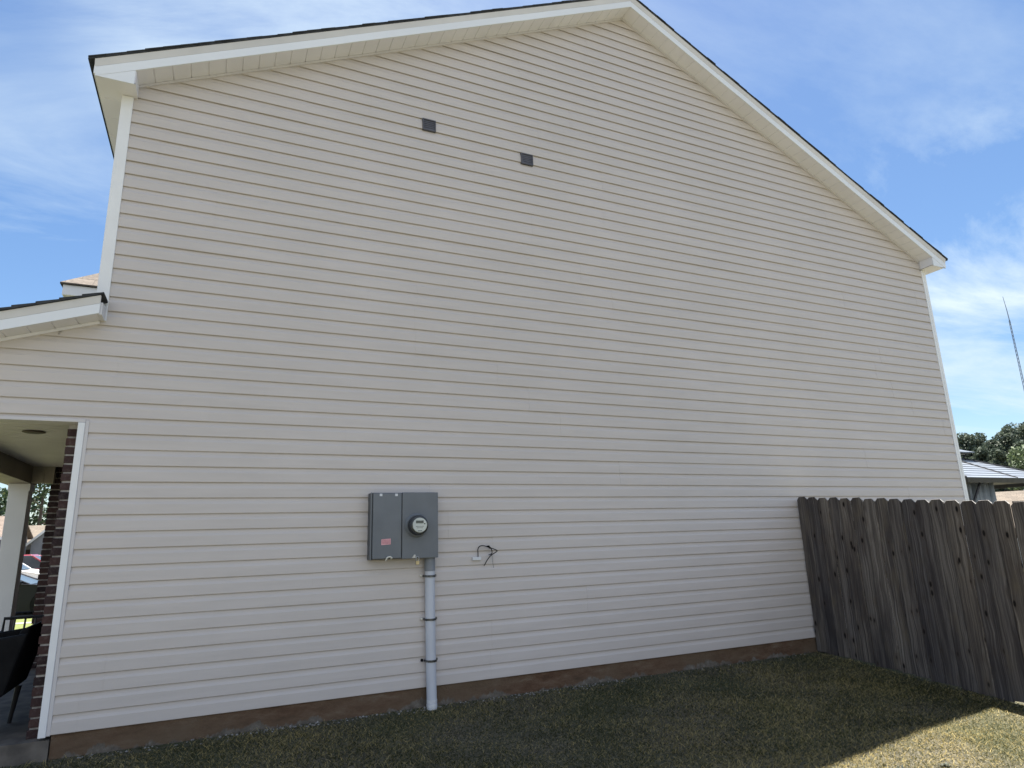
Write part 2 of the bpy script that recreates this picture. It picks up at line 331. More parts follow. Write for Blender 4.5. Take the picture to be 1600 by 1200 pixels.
# grass blades near the camera
def grass():
    rs = np.random.RandomState(3)
    n = 380000
    x = rs.uniform(-1.9, 6.6, n); y = -(rs.uniform(0, 1, n)**.9)*4.6 - .0
    dwall = -y
    patch = np.sin(x*1.7+1)*np.cos(y*2.3+x)*.5 + np.sin(x*4.1+y*3.3)*.3 + rs.normal(0, .25, n)
    keep = (rs.uniform(0, 1, n) < np.clip(dwall/.25+.25, 0, 1)); x, y, patch, dwall = x[keep], y[keep], patch[keep], dwall[keep]; n = len(x)
    z = np.array([gz(a, b_) for a, b_ in zip(x, y)]) - .004
    tuft = (rs.uniform(0, 1, n) < .05+.25*np.exp(-dwall/.12)); h = rs.uniform(.008, .024, n)*(1+.35*patch)*np.where(tuft, 1.7, 1.0); wd = rs.uniform(.0010, .0024, n)
    a = rs.uniform(0, 2*math.pi, n); ln = rs.uniform(.5, 2.8, n)*h; b_ = rs.uniform(0, 2*math.pi, n)
    dx, dy = np.cos(a)*wd, np.sin(a)*wd; lx, ly = np.cos(b_)*ln, np.sin(b_)*ln
    V = np.zeros((n, 5, 3), np.float32)
    V[:, 0] = np.stack([x-dx, y-dy, z], 1); V[:, 1] = np.stack([x+dx, y+dy, z], 1)
    V[:, 2] = np.stack([x+dx*.8+lx*.4, y+dy*.8+ly*.4, z+h*.65], 1); V[:, 3] = np.stack([x-dx*.8+lx*.4, y-dy*.8+ly*.4, z+h*.65], 1)
    V[:, 4] = np.stack([x+lx, y+ly, z+h], 1)
    me = bpy.data.meshes.new('grass'); me.vertices.add(n*5); me.vertices.foreach_set('co', V.ravel())
    idx = (np.arange(n)[:, None]*5 + np.array([0, 1, 2, 3, 3, 2, 4])).astype(np.int32).ravel()
    me.loops.add(n*7); me.loops.foreach_set('vertex_index', idx)
    me.polygons.add(n*2); ls = (np.arange(n)[:, None]*7+np.array([0, 4])).ravel().astype(np.int32); me.polygons.foreach_set('loop_start', ls)
    me.update(calc_edges=True)
    g1 = np.array([.023, .026, .006]); g2 = np.array([.068, .070, .017]); st = np.array([.64, .51, .22])
    tt = rs.uniform(0, 1, n)[:, None]; col = g1*(1-tt)+g2*tt
    dry_lit = (rs.uniform(0, 1, n) < np.clip(.36+.10*np.sin(x*1.1-y*1.9)+.10*np.sin(x*5.3+y*2.1+np.sin(y*6)*2)+.10*patch+np.where((y < -2.1) & (x > 3), .12, 0), .08, .9)); s2 = rs.uniform(.35, 1.0, n)[:, None]  # more straw inside the sunlit patch, lightening it by colour
    col = np.where(dry_lit[:, None], col*(1-s2)+st*s2, col)
    col4 = np.ones((n, 5, 4), np.float32); col4[:, :, :3] = col[:, None, :]
    ca = me.color_attributes.new('tint', 'FLOAT_COLOR', 'POINT'); ca.data.foreach_set('color', col4.ravel())
    me.materials.append(M['blade']); o = bpy.data.objects.new('grass', me); C.objects.link(o); tag(o, 'short patchy green and straw coloured lawn grass beside the house wall', 'grass', kind='stuff')
grass()
# gravel / mortar crumbs along slab
gv = MB(); rg = random.Random(5)
for i in range(300):
    x = rg.choice([rg.gauss(.9, .7), rg.uniform(-.8, 6.4), rg.gauss(3.0, .5)]); y = -abs(rg.gauss(0, .05))-.015; s_ = rg.uniform(.004, .013)
    z = gz(x, y)+s_*.4; p = [(s_, 0, 0), (-s_, 0, 0), (0, s_, 0), (0, -s_, 0), (0, 0, s_*.8), (0, 0, -s_*.8)]
    p = [(x+a*rg.uniform(.6, 1.3), y+b_*rg.uniform(.6, 1.3), z+c*rg.uniform(.6, 1.2)) for a, b_, c in p]
    gv.add(p, [(0, 2, 4), (2, 1, 4), (1, 3, 4), (3, 0, 4), (2, 0, 5), (1, 2, 5), (3, 1, 5), (0, 3, 5)])
tag(gv.build('gravel', mottled('pale_gravel', (.16, .15, .13), (.42, .40, .37), 40, .95)), 'pale mortar crumbs and gravel scattered along the slab edge', 'gravel', kind='stuff')

M['weed'] = leafmat('weed_leaf', [(.025, .03, .02), (.05, .06, .035), (.085, .09, .06)], .2, 3)
for i, (wx, wy, lb) in enumerate(((4.30, -2.62, 'small grey green broad leaved weed in the sunlit grass nearest the shadow edge'), (4.62, -2.70, 'dark purplish weed clump in the sunlit grass nearer the right edge of the picture'))):
    q = MB(); rw = random.Random(i+3)
    for k in range(34):
        a = rw.uniform(0, 6.28); l_ = rw.uniform(.012, .035); e = rw.uniform(.1, .8); bx, by = rw.gauss(0, .018), rw.gauss(0, .013); w0 = l_*.25
        d = Vector((math.cos(a), math.sin(a), e)); n_ = Vector((-math.sin(a), math.cos(a), 0))*w0; b0 = Vector((bx, by, .005))
        q.add([b0, b0+d*l_*.55+n_, b0+d*l_, b0+d*l_*.55-n_], [(0, 1, 2, 3)])
    o = q.build('weed', M['weed']); o.location = (wx, wy, gz(wx, wy)); tag(o, lb, 'weed', 'weeds in the lawn')
# ---------------------------------------------------------------- the house
house = empty('house', (4.52, 0, -.165), label='two storey house with beige lap siding, white trim and dark shingle gable roof', cat='house')
def part(mb, name, mat, parent=house, **k):
    o = mb.build(name, mat, **k); o.parent = parent
    if parent is house: o.matrix_parent_inverse = Matrix.Translation((-4.52, 0, .165))
    return o
AX, AZ, SL = 4.52, 8.013, .495
zw = lambda x: AZ - SL*abs(x-AX)
def xleft(z, eps):
    z = z+eps
    if z < 2.245: return -.955
    if z < 3.09:
        xr = -.964+(z-3.077)/.343
        return max(-2.35, xr) if False else -2.35 if xr < -2.35 else xr
    if z > 5.30: return AX-(AZ-z)/SL
    return -.925
def xright(z): return 9.945 if z < 5.325 else AX+(AZ-z)/SL
# siding, as lapped courses with joints between panels
E_ = .127
prof = [(.013, -.0025), (-.001, -.0178), (.0022, -.0200), (.078, -.0175), (.098, -.0100), (.137, -.0040)]
sd_ = MB(); rs_ = random.Random(11)
brks = [2.245, 2.60, 3.09, 5.30, 5.325]
for k in range(-0, 64):
    z0 = k*E_
    if z0 > AZ-.02: break
    if k % 2 == 0:
        off = rs_.uniform(0, 3.4); joints = [-6+off+3.45*i+rs_.uniform(-.25, .25) for i in range(6)]; joints = [-99]+joints+[99]
    zs = []
    for (a, ya), (b_, yb) in zip(prof[:-1], prof[1:]):
        # split long faces at discontinuities
        cuts = [c for c in brks if min(z0+a, z0+b_) < c < max(z0+a, z0+b_)]
        lst = [z0+a]+sorted(cuts)+[z0+b_] if b_ > a else [z0+a, z0+b_]
        for c0, c1 in zip(lst[:-1], lst[1:]):
            t0 = (c0-z0-a)/(b_-a); t1 = (c1-z0-a)/(b_-a); zs.append((c0, ya+(yb-ya)*t0, c1, ya+(yb-ya)*t1))
    for j in range(len(joints)-1):
        dy = -.0020*(j % 2)
        for (c0, y0, c1, y1) in zs:
            if max(c0, c1) > AZ: continue
            e = 1e-4 if c1 > c0 else -1e-4
            l0, l1, r0, r1 = xleft(c0, e), xleft(c1, -e), xright(c0), xright(c1)
            l0, l1 = max(l0, joints[j]), max(l1, joints[j]); r0, r1 = min(r0, joints[j+1]), min(r1, joints[j+1])
            if r0-l0 < .002 and r1-l1 < .002: continue
            sd_.add([(l0, y0+dy, c0), (r0, y0+dy, c0), (r1, y1+dy, c1), (l1, y1+dy, c1)], [(0, 1, 2, 3)])
            if j % 2 and joints[j] > l0-.001 and j > 0:   # panel end edge
                sd_.add([(l0, y0+dy, c0), (l1, y1+dy, c1), (l1, y1+.003, c1), (l0, y0+.003, c0)], [(0, 1, 2, 3)])
            if j % 2 and joints[j+1] < 90 and r0 >= joints[j+1]-.001:
                sd_.add([(r0, y0+dy, c0), (r1, y1+dy, c1), (r1, y1+.003, c1), (r0, y0+.003, c0)], [(0, 1, 2, 3)])
o = part(sd_, 'wall_siding', M['siding'])
# wall core behind the siding, in pieces butted together
wc = MB()
wc.prism([(-.92, .0), (9.94, .0), (9.94, 5.31), (AX, AZ-.015), (-.92, 5.31)], .004, .12)
wc.prism([(-2.34, 2.25), (-.925, 2.25), (-.925, 3.07), (-2.34, 2.59)], .004, .10)
wc.box(9.84, 9.94, .13, 9.2, -.3, 5.2); wc.box(-.92, -.82, 3.6, 9.2, -.3, 5.2); wc.box(-.92, -.82, .13, 3.6, 2.4, 5.2)
wc.box(-.81, 9.83, 9.1, 9.2, -.3, 5.2); wc.prism([(-.92, 5.21), (9.94, 5.21), (AX, AZ-.015)], 9.1, 9.2)
part(wc, 'wall', M['jtrim'])
# foundation edge
fb = MB(); nseg = 90; zt = .004
for i in range(nseg):
    x0 = -.945+i*(10.885/nseg); x1 = x0+10.885/nseg
    ya, yb = .001+.004*math.sin(i*1.7)+.003*math.sin(i*.63), .001+.004*math.sin((i+1)*1.7)+.003*math.sin((i+1)*.63)
    fb.hexa([(x0, ya-.004, -.6), (x1, yb-.004, -.6), (x1, .003, -.6), (x0, .003, -.6), (x0, ya-.006, zt), (x1, yb-.006, zt), (x1, .003, zt), (x0, .003, zt)])
part(fb, 'foundation', M['found'])
# corner trims
t1 = MB(); t1.box(-1.012, -.922, -.030, .10, 3.08, 5.192)
part(t1, 'corner_trim', M['white'], bevel=.003)
t1 = MB(); t1.box(9.943, 9.985, -.0265, .003, .0, 5.186); t1.box(9.9845, 10.03, -.030, .10, -.003, 5.215)
part(t1, 'corner_trim', M['white'], bevel=.003)
t1 = MB(); t1.box(-1.022, -.975, -.030, .085, -.012, 2.235); part(t1, 'corner_trim', M['white'], bevel=.003)
t1 = MB(); t1.box(-.9745, -.950, -.024, .003, -.006, 2.250); t1.box(-2.34, -.9747, -.026, .11, 2.237, 2.262); part(t1, 'opening_trim', M['jtrim'], bevel=.002)
# rake trim (J channel) along wall under soffit
def rakebar(mb, x0, x1, fz, za, zb, y0, y1):
    mb.prism([(x0, fz(x0)+za), (x1, fz(x1)+za), (x1, fz(x1)+zb), (x0, fz(x0)+zb)], y0, y1)
rk = MB(); rakebar(rk, -.90, AX, zw, -.030, -.004, -.028, .003); rakebar(rk, AX, 9.92, zw, -.030, -.004, -.028, .003)
rk.box(-.925, -.905, -.034, .003, 5.22, 5.335); rk.box(9.925, 9.945, -.034, .003, 5.22, 5.32); part(rk, 'soffit_trim', M['jtrim'])
# soffit of the rake: planks with V grooves
def grooved(mb, O, U, V_, Nn, step, gw=.012, gd=.007):
    O, U, V_, Nn = map(Vector, (O, U, V_, Nn)); Ln = U.length; U = U.normalized(); n = max(1, int(Ln/step)); st = Ln/n
    for i in range(n):
        a, b_ = i*st, (i+1)*st-gw
        P = lambda s, q, d: O+U*s+V_*q+Nn*d
        mb.add([P(a, 0, 0), P(b_, 0, 0), P(b_, 1, 0), P(a, 1, 0)], [(0, 1, 2, 3)])
        mb.add([P(b_, 0, 0), P(b_+gw/2, 0, -gd), P(b_+gw/2, 1, -gd), P(b_, 1, 0)], [(0, 1, 2, 3)])
        mb.add([P(b_+gw/2, 0, -gd), P(b_+gw, 0, 0), P(b_+gw, 1, 0), P(b_+gw/2, 1, -gd)], [(0, 1, 2, 3)])
nl = Vector((SL, 0, -1)).normalized(); nr = Vector((-SL, 0, -1)).normalized()
sf = MB(); grooved(sf, (-.905, -.225, zw(-.905)-.002), (AX+.905, 0, zw(AX)-zw(-.905)), (0, .228, 0), nl, .158, .014, .010)
grooved(sf, (9.945, -.225, zw(9.945)-.002), (AX-9.945, 0, zw(AX)-zw(9.945)), (0, .228, 0), nr, .158, .012, .007)
# eave soffits (flat) and inner return faces
grooved(sf, (-1.191, -.222, 5.196), (0, 9.4, 0), (.30, 0, 0), (0, 0, -1), .30, .010, .006)
grooved(sf, (10.231, -.222, 5.196), (0, 9.4, 0), (-.30, 0, 0), (0, 0, -1), .30, .010, .006)
sf.box(-.906, -.894, -.221, -.003, 5.205, zw(-.9)-.003); sf.box(9.934, 9.946, -.221, -.003, 5.205, zw(9.94)-.003)
part(sf, 'soffit', M['soffit'])
# fascia: white lower board, recessed upper board tilted down
fa = MB(); XL, XR = -1.19, 10.23
for a, b_ in ((XL, AX), (XR, AX)):
    for k, (f0, f1) in enumerate(((0, .36), (.36, .71), (.71, 1))):   # three lengths of coil stock, the middle one lapped over
        p0, p1 = a+(b_-a)*f0, a+(b_-a)*f1
        fa.prism([(p0, zw(p0)-.004), (p1, zw(p1)-.004), (p1, zw(p1)+.084), (p0, zw(p0)+.084)], -.236-(.002 if k == 1 else 0), -.222)
fa.prism([(XL+.012, 5.186), (-.9, 5.186), (-.9, zw(-.9)-.006), (XL+.012, zw(XL+.012)-.004)], -.234, -.2225)   # pork chop returns
fa.prism([(XR-.002, 5.186), (9.94, 5.186), (9.94, zw(9.94)-.006), (XR-.002, zw(XR)-.006)], -.234, -.2225)
fa.box(XL-.012, XL, -.236, 9.4, 5.205, zw(XL)+.10); fa.box(XR, XR+.012, -.236, 9.4, 5.205, zw(XR)+.10)
part(fa, 'fascia', M['white_metal'])
fu = MB()
for a, b_ in ((XL-.01, AX), (XR+.01, AX)):
    for s_ in (0,):
        p = [(a, -.236, zw(a)+.086), (b_, -.236, zw(b_)+.086), (b_, -.222, zw(b_)+.086), (a, -.222, zw(a)+.086),
             (a, -.256, zw(a)+.150), (b_, -.256, zw(b_)+.150), (b_, -.222, zw(b_)+.150), (a, -.222, zw(a)+.150)]
        fu.hexa(p)
part(fu, 'drip_board', M['frieze'])
# roof deck + shingle courses
roof = MB()
for sgn in (-1, 1):
    x_e = XL-.058 if sgn < 0 else XR+.050
    roof.add([(x_e, -.262, zw(x_e)+.152), (AX, -.262, zw(AX)+.152), (AX, 9.4, zw(AX)+.152), (x_e, 9.4, zw(x_e)+.152),
              (x_e, -.262, zw(x_e)+.166), (AX, -.262, zw(AX)+.166), (AX, 9.4, zw(AX)+.166), (x_e, 9.4, zw(x_e)+.166)],
             [(0, 3, 2, 1), (4, 5, 6, 7), (0, 1, 5, 4), (1, 2, 6, 5), (2, 3, 7, 6), (3, 0, 4, 7)])
    n = 43; run = abs(AX-x_e)/n
    for i in range(n):
        xa = x_e-sgn*i*run*-1 if False else (x_e+i*run if sgn < 0 else x_e-i*run); xb = xa+(run if sgn < 0 else -run)
        jit = rnd.uniform(-.006, .006); up = rnd.uniform(0, .003); yy = -.266+jit
        roof.hexa([(xa, yy, zw(xa)+.167), (xb, yy, zw(xb)+.167), (xb, 9.4, zw(xb)+.167), (xa, 9.4, zw(xa)+.167),
                   (xa, yy, zw(xa)+.180+up), (xb, yy, zw(xb)+.177+up), (xb, 9.4, zw(xb)+.177+up), (xa, 9.4, zw(xa)+.180+up)])
part(roof, 'roof', M['shingle'])

# porch: roof, fascia, ceiling, beam, column, slab, brick
porch_z = lambda x: 3.082+.343*(x+.964)   # soffit line at the wall
pf = MB(); A_, B_ = -2.62, -.945
grooved(pf, (A_, -.205, porch_z(A_)-.002), (B_-A_, 0, porch_z(B_)-porch_z(A_)), (0, .2, 0), Vector((.343, 0, -1)).normalized(), .155, .012, .008)
pf.prism([(A_, porch_z(A_)-.028), (B_-.02, porch_z(B_-.02)-.028), (B_-.02, porch_z(B_-.02)-.003), (A_, porch_z(A_)-.003)], -.030, .003)
part(pf, 'porch_soffit', M['soffit'])
pf = MB(); pf.prism([(A_, porch_z(A_)-.006), (B_, porch_z(B_)-.006), (B_, porch_z(B_)+.075), (A_, porch_z(A_)+.075)], -.219, -.2055)
pf.box(A_-.012, A_, -.219, 3.5, porch_z(A_)-.03, porch_z(A_)+.12)
part(pf, 'porch_fascia', M['white_metal'])
pf = MB(); pf.hexa([(A_, -.219, porch_z(A_)+.077), (B_, -.219, porch_z(B_)+.077), (B_, -.2055, porch_z(B_)+.077), (A_, -.2055, porch_z(A_)+.077),
    (A_, -.236, porch_z(A_)+.138), (B_, -.236, porch_z(B_)+.138), (B_, -.2055, porch_z(B_)+.138), (A_, -.2055, porch_z(A_)+.138)])
pf.box(-.962, -.930, -.20, -.034, porch_z(-.95)-.01, porch_z(-.95)+.09)
part(pf, 'porch_drip_board', M['frieze'])
pf = MB(); n = 12; run = (B_+.02-(A_-.03))/n
pf.add([(A_-.03, -.242, porch_z(A_-.03)+.139), (B_+.02, -.242, porch_z(B_+.02)+.139), (B_+.02, 3.9, porch_z(B_+.02)+.139), (A_-.03, 3.9, porch_z(A_-.03)+.139)], [(0, 1, 2, 3)])
for i in range(n):
    xa = A_-.03+i*run; xb = xa+run; yy = -.248+rnd.uniform(-.006, .006); z1 = -1.0
    pf.hexa([(xa, yy, porch_z(xa)+.141), (xb, yy, porch_z(xb)+.141), (xb, 3.9, porch_z(xb)+.141), (xa, 3.9, porch_z(xa)+.141),
             (xa, yy, porch_z(xa)+.168), (xb, yy, porch_z(xb)+.156), (xb, 3.9, porch_z(xb)+.156), (xa, 3.9, porch_z(xa)+.168)])
part(pf, 'porch_roof', M['shingle'])
pf = MB(); grooved(pf, (-2.04, .11, 2.262), (0, 3.36, 0), (1.10, 0, 0), (0, 0, -1), .115, .022, .014); part(pf, 'porch_ceiling', M['ceiling'])
pf = MB(); pf.box(-2.30, -2.02, .0, 3.75, 2.06, 2.50); pf.box(-2.0198, -1.80, 3.452, 3.528, 2.065, 2.50)
pf.box(-1.914, -1.90, 3.446, 3.4518, 2.066, 2.26)
part(pf, 'porch_beam', M['beam'] if 'beam' in M else mottled('tan_beam_wrap', (.30, .265, .215), (.38, .34, .28), 2, .6))
pf = MB(); pf.box(-2.225, -2.03, 3.452, 3.65, .02, 2.06); pf.box(-2.235, -2.02, 3.444, 3.66, 1.97, 2.058); pf.box(-2.26, -1.995, 3.42, 3.685, -.05, .10)
o = part(pf, 'porch_column', M['white'], bevel=.004)
pf = MB(); pf.box(-2.225, -2.03, .02, .22, -.04, 2.06); pf.box(-2.25, -2.005, .0, .245, 1.93, 2.058); pf.box(-2.26, -1.995, -.01, .25, -.04, .10)
part(pf, 'porch_column', M['white'], bevel=.004)
pf = MB(); n = 24
for i in range(n):
    x0 = -2.5+i*(1.548/n); x1 = x0+1.548/n; a = -.012+.006*math.sin(i*2.3); b_ = -.012+.006*math.sin((i+1)*2.3)
    pf.hexa([(x0, a-.01, -.6), (x1, b_-.01, -.6), (x1, 3.95, -.6), (x0, 3.95, -.6), (x0, a, -.032), (x1, b_, -.032), (x1, 3.95, -.032), (x0, 3.95, -.032)])
part(pf, 'porch_slab', M['concrete'])
def bricks(name, x0, x1, y, z0, z1, depth, seed, side=None):
    q = MB(); rb = random.Random(seed); bh, jt, bl = .056, .014, .195; n = 0; z = z0
    while z+bh < z1:
        x = x0-(bl/2 if n % 2 else 0)
        while x < x1:
            a, b_ = max(x, x0)+rb.uniform(-.004, .004), min(x+bl, x1)+rb.uniform(-.003, .003)
            if b_-a > .03:
                y_ = y+rb.uniform(-.004, .003); e = [rb.uniform(-.002, .002) for _ in range(4)]
                q.hexa([(a, y_, z+e[0]), (b_, y_, z+e[1]), (b_, y+depth, z), (a, y+depth, z), (a+e[2], y_, z+bh+e[1]), (b_+e[3], y_, z+bh+e[0]), (b_, y+depth, z+bh), (a, y+depth, z+bh)])
            x += bl+jt
        z += bh+jt; n += 1
    o = part(q, name, M['brick'], bevel=.003)
    mq = MB().box(x0+.008, x1-.004, y+.010, y+depth-.01, z0-.002, z1-.004); mo = mq.build('mortar', M['mortar']); mo.parent = o
bricks('brick_return', -1.108, -.972, .088, -.03, 2.262, .16, 1)
bricks('brick_wall', -1.84, -.93, 3.53, -.10, 4.45, .20, 2)
bq = MB().box(-1.83, -.93, 3.735, 9.0, -.3, 4.45); part(bq, 'bay_wall', M['brick'])
# front wall behind the porch, then the bay's low hip roof
hb = MB(); x0, x1, y0, y1, ez = -2.0, 1.0, 3.36, 9.3, 4.60; rz_ = .9
h_ = 1.5
hb.add([(x0, y0, ez), (x0, y1, ez), (x0+h_/rz_, y1-h_/rz_, ez+h_), (x0+h_/rz_, y0+h_/rz_, ez+h_), (-.93, y0, ez), (-.93, y0+1.07, ez+.963)],
       [(0, 1, 2, 3), (0, 3, 5, 4)])
hb.add([(x0, y0, ez-.02), (-.93, y0, ez-.02), (-.93, y0, ez), (x0, y0, ez), (x0, y1, ez-.02), (x0, y1, ez)], [(0, 1, 2, 3), (0, 3, 5, 4)])
part(hb, 'bay_roof', M['tan_shingle'])
hb = MB(); hb.box(x0+.03, -.93, y0+.03, y0+.045, 4.445, 4.578); hb.box(x0+.03, x0+.045, y0+.046, y1, 4.445, 4.578); part(hb, 'bay_fascia', M['white_metal'])
hb = MB(); grooved(hb, (x0+.046, y0+.046, 4.452), (1.05, 0, 0), (0, .24, 0), (0, 0, -1), .12, .012, .01); part(hb, 'bay_soffit', M['soffit'])
# porch ceiling lamp
lm = MB(); lm.lathe([(.082, 0), (.085, -.004), (.07, -.009), (.03, -.011)], (-1.455, .69, 2.258), n=20); part(lm, 'ceiling_lamp', M['brownlamp'], smooth=True)
# wall vents
for (x0, x1, z0, z1) in ((1.752, 1.902, 5.577, 5.716), (2.928, 3.080, 5.441, 5.581)):
    vb = MB(); y = -.034
    vb.box(x0, x0+.014, y, -.005, z0, z1); vb.box(x1-.014, x1, y, -.005, z0, z1); vb.box(x0+.0142, x1-.0142, y, -.005, z0, z0+.012); vb.box(x0+.0142, x1-.0142, y, -.005, z1-.014, z1)
    vb.box(x0+.0145, x1-.0145, -.0125, -.006, z0+.0125, z1-.0145)
    vo_ = part(vb, 'wall_vent', M['vent'], bevel=.002)
    lb = MB(); nl_ = 5; hh_ = (z1-z0-.03)/nl_
    for i in range(nl_):
        a = z0+.014+i*hh_; lb.hexa([(x0+.0145, y+.004, a), (x1-.0145, y+.004, a), (x1-.0145, y+.008, a-.001), (x0+.0145, y+.008, a-.001), (x0+.0145, y+.009, a+hh_*1.02), (x1-.0145, y+.009, a+hh_*1.02), (x1-.0145, y+.013, a+hh_), (x0+.0145, y+.013, a+hh_)])
    lo = lb.build('louvre', M['vent']); lo.parent = vo_

# ---------------------------------------------------------------- meter box
mbx = empty('electric_meter_box', (1.56, -.02, 1.10), label='grey steel electric meter box with round glass meter mounted on the siding', cat='meter box')
def mp_(mb, name, mat, parent=mbx, **k):
    o = mb.build(name, mat, **k); o.parent = parent
    if parent is mbx: o.matrix_parent_inverse = Matrix.Translation((-1.56, .02, -1.10))
    return o
X0, X1, Z0, Z1 = 1.256, 1.872, 1.103, 1.684
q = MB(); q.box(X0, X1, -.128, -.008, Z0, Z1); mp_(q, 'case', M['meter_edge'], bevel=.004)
q = MB(); q.box(X0+.016, 1.5295, -.152, -.1285, Z0+.006, Z1-.006); q.box(X0-.004, X0+.010, -.139, -.1285, Z0-.002, Z1+.002); dr = mp_(q, 'door', M['meter_grey'], bevel=.005)
q = MB(); q.box(1.5375, X1+.003, -.146, -.1285, Z0-.002, Z1+.003); mp_(q, 'cover_panel', M['meter_grey'], bevel=.005)
q = MB(); q.lathe([(.106, 0), (.106, -.008), (.096, -.018), (.096, -.03)], (1.668, -.146, 1.390), 'y', 36); mp_(q, 'meter_ring', M['meter_grey'], smooth=True)
q = MB(); q.lathe([(.088, -.03), (.088, -.075), (.078, -.095), (.070, -.1)], (1.668, -.146, 1.390), 'y', 36); me_ = mp_(q, 'meter', M['meterblack'], smooth=True)
q = MB(); q.lathe([(.062, -.1005), (.062, -.112), (.060, -.1125)], (1.668, -.146, 1.390), 'y', 36); mp_(q, 'dial', M['dial'], parent=me_)
q = MB(); q.box(1.632, 1.700, -.2610, -.2588, 1.405, 1.428); q.box(1.650, 1.686, -.2606, -.2588, 1.338, 1.344)
for i, (a, b_) in enumerate(((1.630, 1.704), (1.640, 1.694))): q.box(a, b_, -.2604, -.2588, 1.377-.012*i, 1.380-.012*i)
q.box(1.704, 1.716, -.2606, -.2588, 1.396, 1.406); mp_(q, 'display', M['dialdark'], parent=me_)
q = MB(); q.lathe([(.080, -.088), (.076, -.118), (.060, -.132), (.035, -.138)], (1.668, -.146, 1.390), 'y', 36); mp_(q, 'glass_cover', M['glass'], parent=me_, smooth=True)
q = MB()
for cx_ in (1.340, 1.480): q = MB(); q.box(cx_-.012, cx_+.012, -.1535, -.1522, 1.652, 1.674); mp_(q, 'white_tab', M['wsticker'])
q = MB(); v_ = [(1.349, -.1532, 1.226), (1.433, -.1532, 1.231), (1.433, -.1532, 1.281), (1.349, -.1532, 1.276)]
q.hexa([v_[0], v_[1], (1.433, -.1522, 1.231), (1.349, -.1522, 1.226), v_[3], v_[2], (1.433, -.1522, 1.281), (1.349, -.1522, 1.276)]); st = mp_(q, 'pink_sticker', M['pink'])
q = MB()
for i in range(4): q.box(1.354, 1.428, -.1537, -.1533, 1.236+i*.010, 1.240+i*.010)
mp_(q, 'sticker_lines', M['pinkline'], parent=st)
q = MB(); q.tube([(1.392, -.15, 1.094), (1.396, -.165, 1.112), (1.410, -.168, 1.124), (1.428, -.168, 1.124), (1.442, -.165, 1.114), (1.440, -.152, 1.106)], .0075, 8); mp_(q, 'latch', M['ivory'], smooth=True)
q = MB(); q.hexa([(1.625, -.150, 1.105), (1.660, -.150, 1.105), (1.660, -.1465, 1.105), (1.625, -.1465, 1.105), (1.648, -.150, 1.135), (1.660, -.150, 1.135), (1.660, -.1465, 1.135), (1.648, -.1465, 1.135)]); mp_(q, 'hasp', M['steel'])
pd = empty('padlock', (1.677, -.155, 1.05), label='small brass padlock hanging under the grey meter box', cat='padlock')
q = MB(); q.box(-.016, .016, -.010, .010, -.004, .032); o = q.build('lock_body', M['brass'], pd, bevel=.003)
q = MB(); q.tube([(-.011, 0, .030), (-.012, 0, .055)] + [(-.012*math.cos(a), 0, .055+.013*math.sin(a)) for a in (.5, 1, 1.57, 2.1, 2.6)] + [(.012, 0, .055), (.011, 0, .030)], .0034, 8); q.build('shackle', M['steel'], pd, smooth=True)

cd = empty('conduit_pipe', (1.835, -.07, -.2), label='grey plastic conduit pipe running down the wall from the meter box to the grass', cat='pipe')
q = MB(); off_ = lambda p: (p[0]-1.835, p[1]+.07, p[2]+.2)
q.tube([off_(p) for p in ((1.818, -.068, 1.0), (1.822, -.068, .6), (1.829, -.068, .2), (1.836, -.068, -.12), (1.837, -.068, -.26))], .0445, 24); q.build('pipe', M['pvc'], cd, smooth=True)
q = MB(); q.tube([off_(p) for p in ((1.817, -.068, 1.102), (1.818, -.068, .985))], .049, 24); q.build('coupling', mottled('coupling_grey', (.19, .205, .225), (.23, .245, .27), 5, .5), cd, smooth=True)
for i, z in enumerate((.940, .568, .222)):
    q = MB(); xc = 1.818+(1.0-z)*.015
    pts = [(xc+.0475*math.cos(a), -.068-.0475*math.sin(a)) for a in [math.pi*k/14 for k in range(15)]]; pts = [(xc+.0475, -.02)]+pts+[(xc-.0475, -.02)]
    for (xa, ya), (xb, yb) in zip(pts[:-1], pts[1:]):
        nx_, ny_ = (xa-xc), (ya+.068); 
        q.add([off_((xa, ya, z-.009)), off_((xb, yb, z-.009)), off_((xb, yb, z+.009)), off_((xa, ya, z+.009))], [(0, 1, 2, 3)])
    q.hexa([off_(p) for p in [(xc+.047, -.026, z-.010), (xc+.075, -.026, z-.010), (xc+.075, -.0205, z-.010), (xc+.047, -.0205, z-.010), (xc+.047, -.026, z+.010), (xc+.075, -.026, z+.010), (xc+.075, -.0205, z+.010), (xc+.047, -.0205, z+.010)]])
    so_ = q.build('strap', M['strap'], cd); md = so_.modifiers.new('s', 'SOLIDIFY'); md.thickness = .005
    q = MB(); q.lathe([(.012, -.0), (.013, -.012), (.008, -.018)], off_((xc-.072, -.022, z+.004)), 'y', 12); q.build('clip', M['ivory'] if i < 2 else M['black'], cd, smooth=True)
q = MB(); 
for i in range(3): q.tube([off_((1.8365, -.068, -.19+i*.034)), off_((1.8365, -.068, -.162+i*.034))], .0462+.001*(i % 2), 20)
q.build('tape_wrap', M['wsticker'], cd, smooth=True)

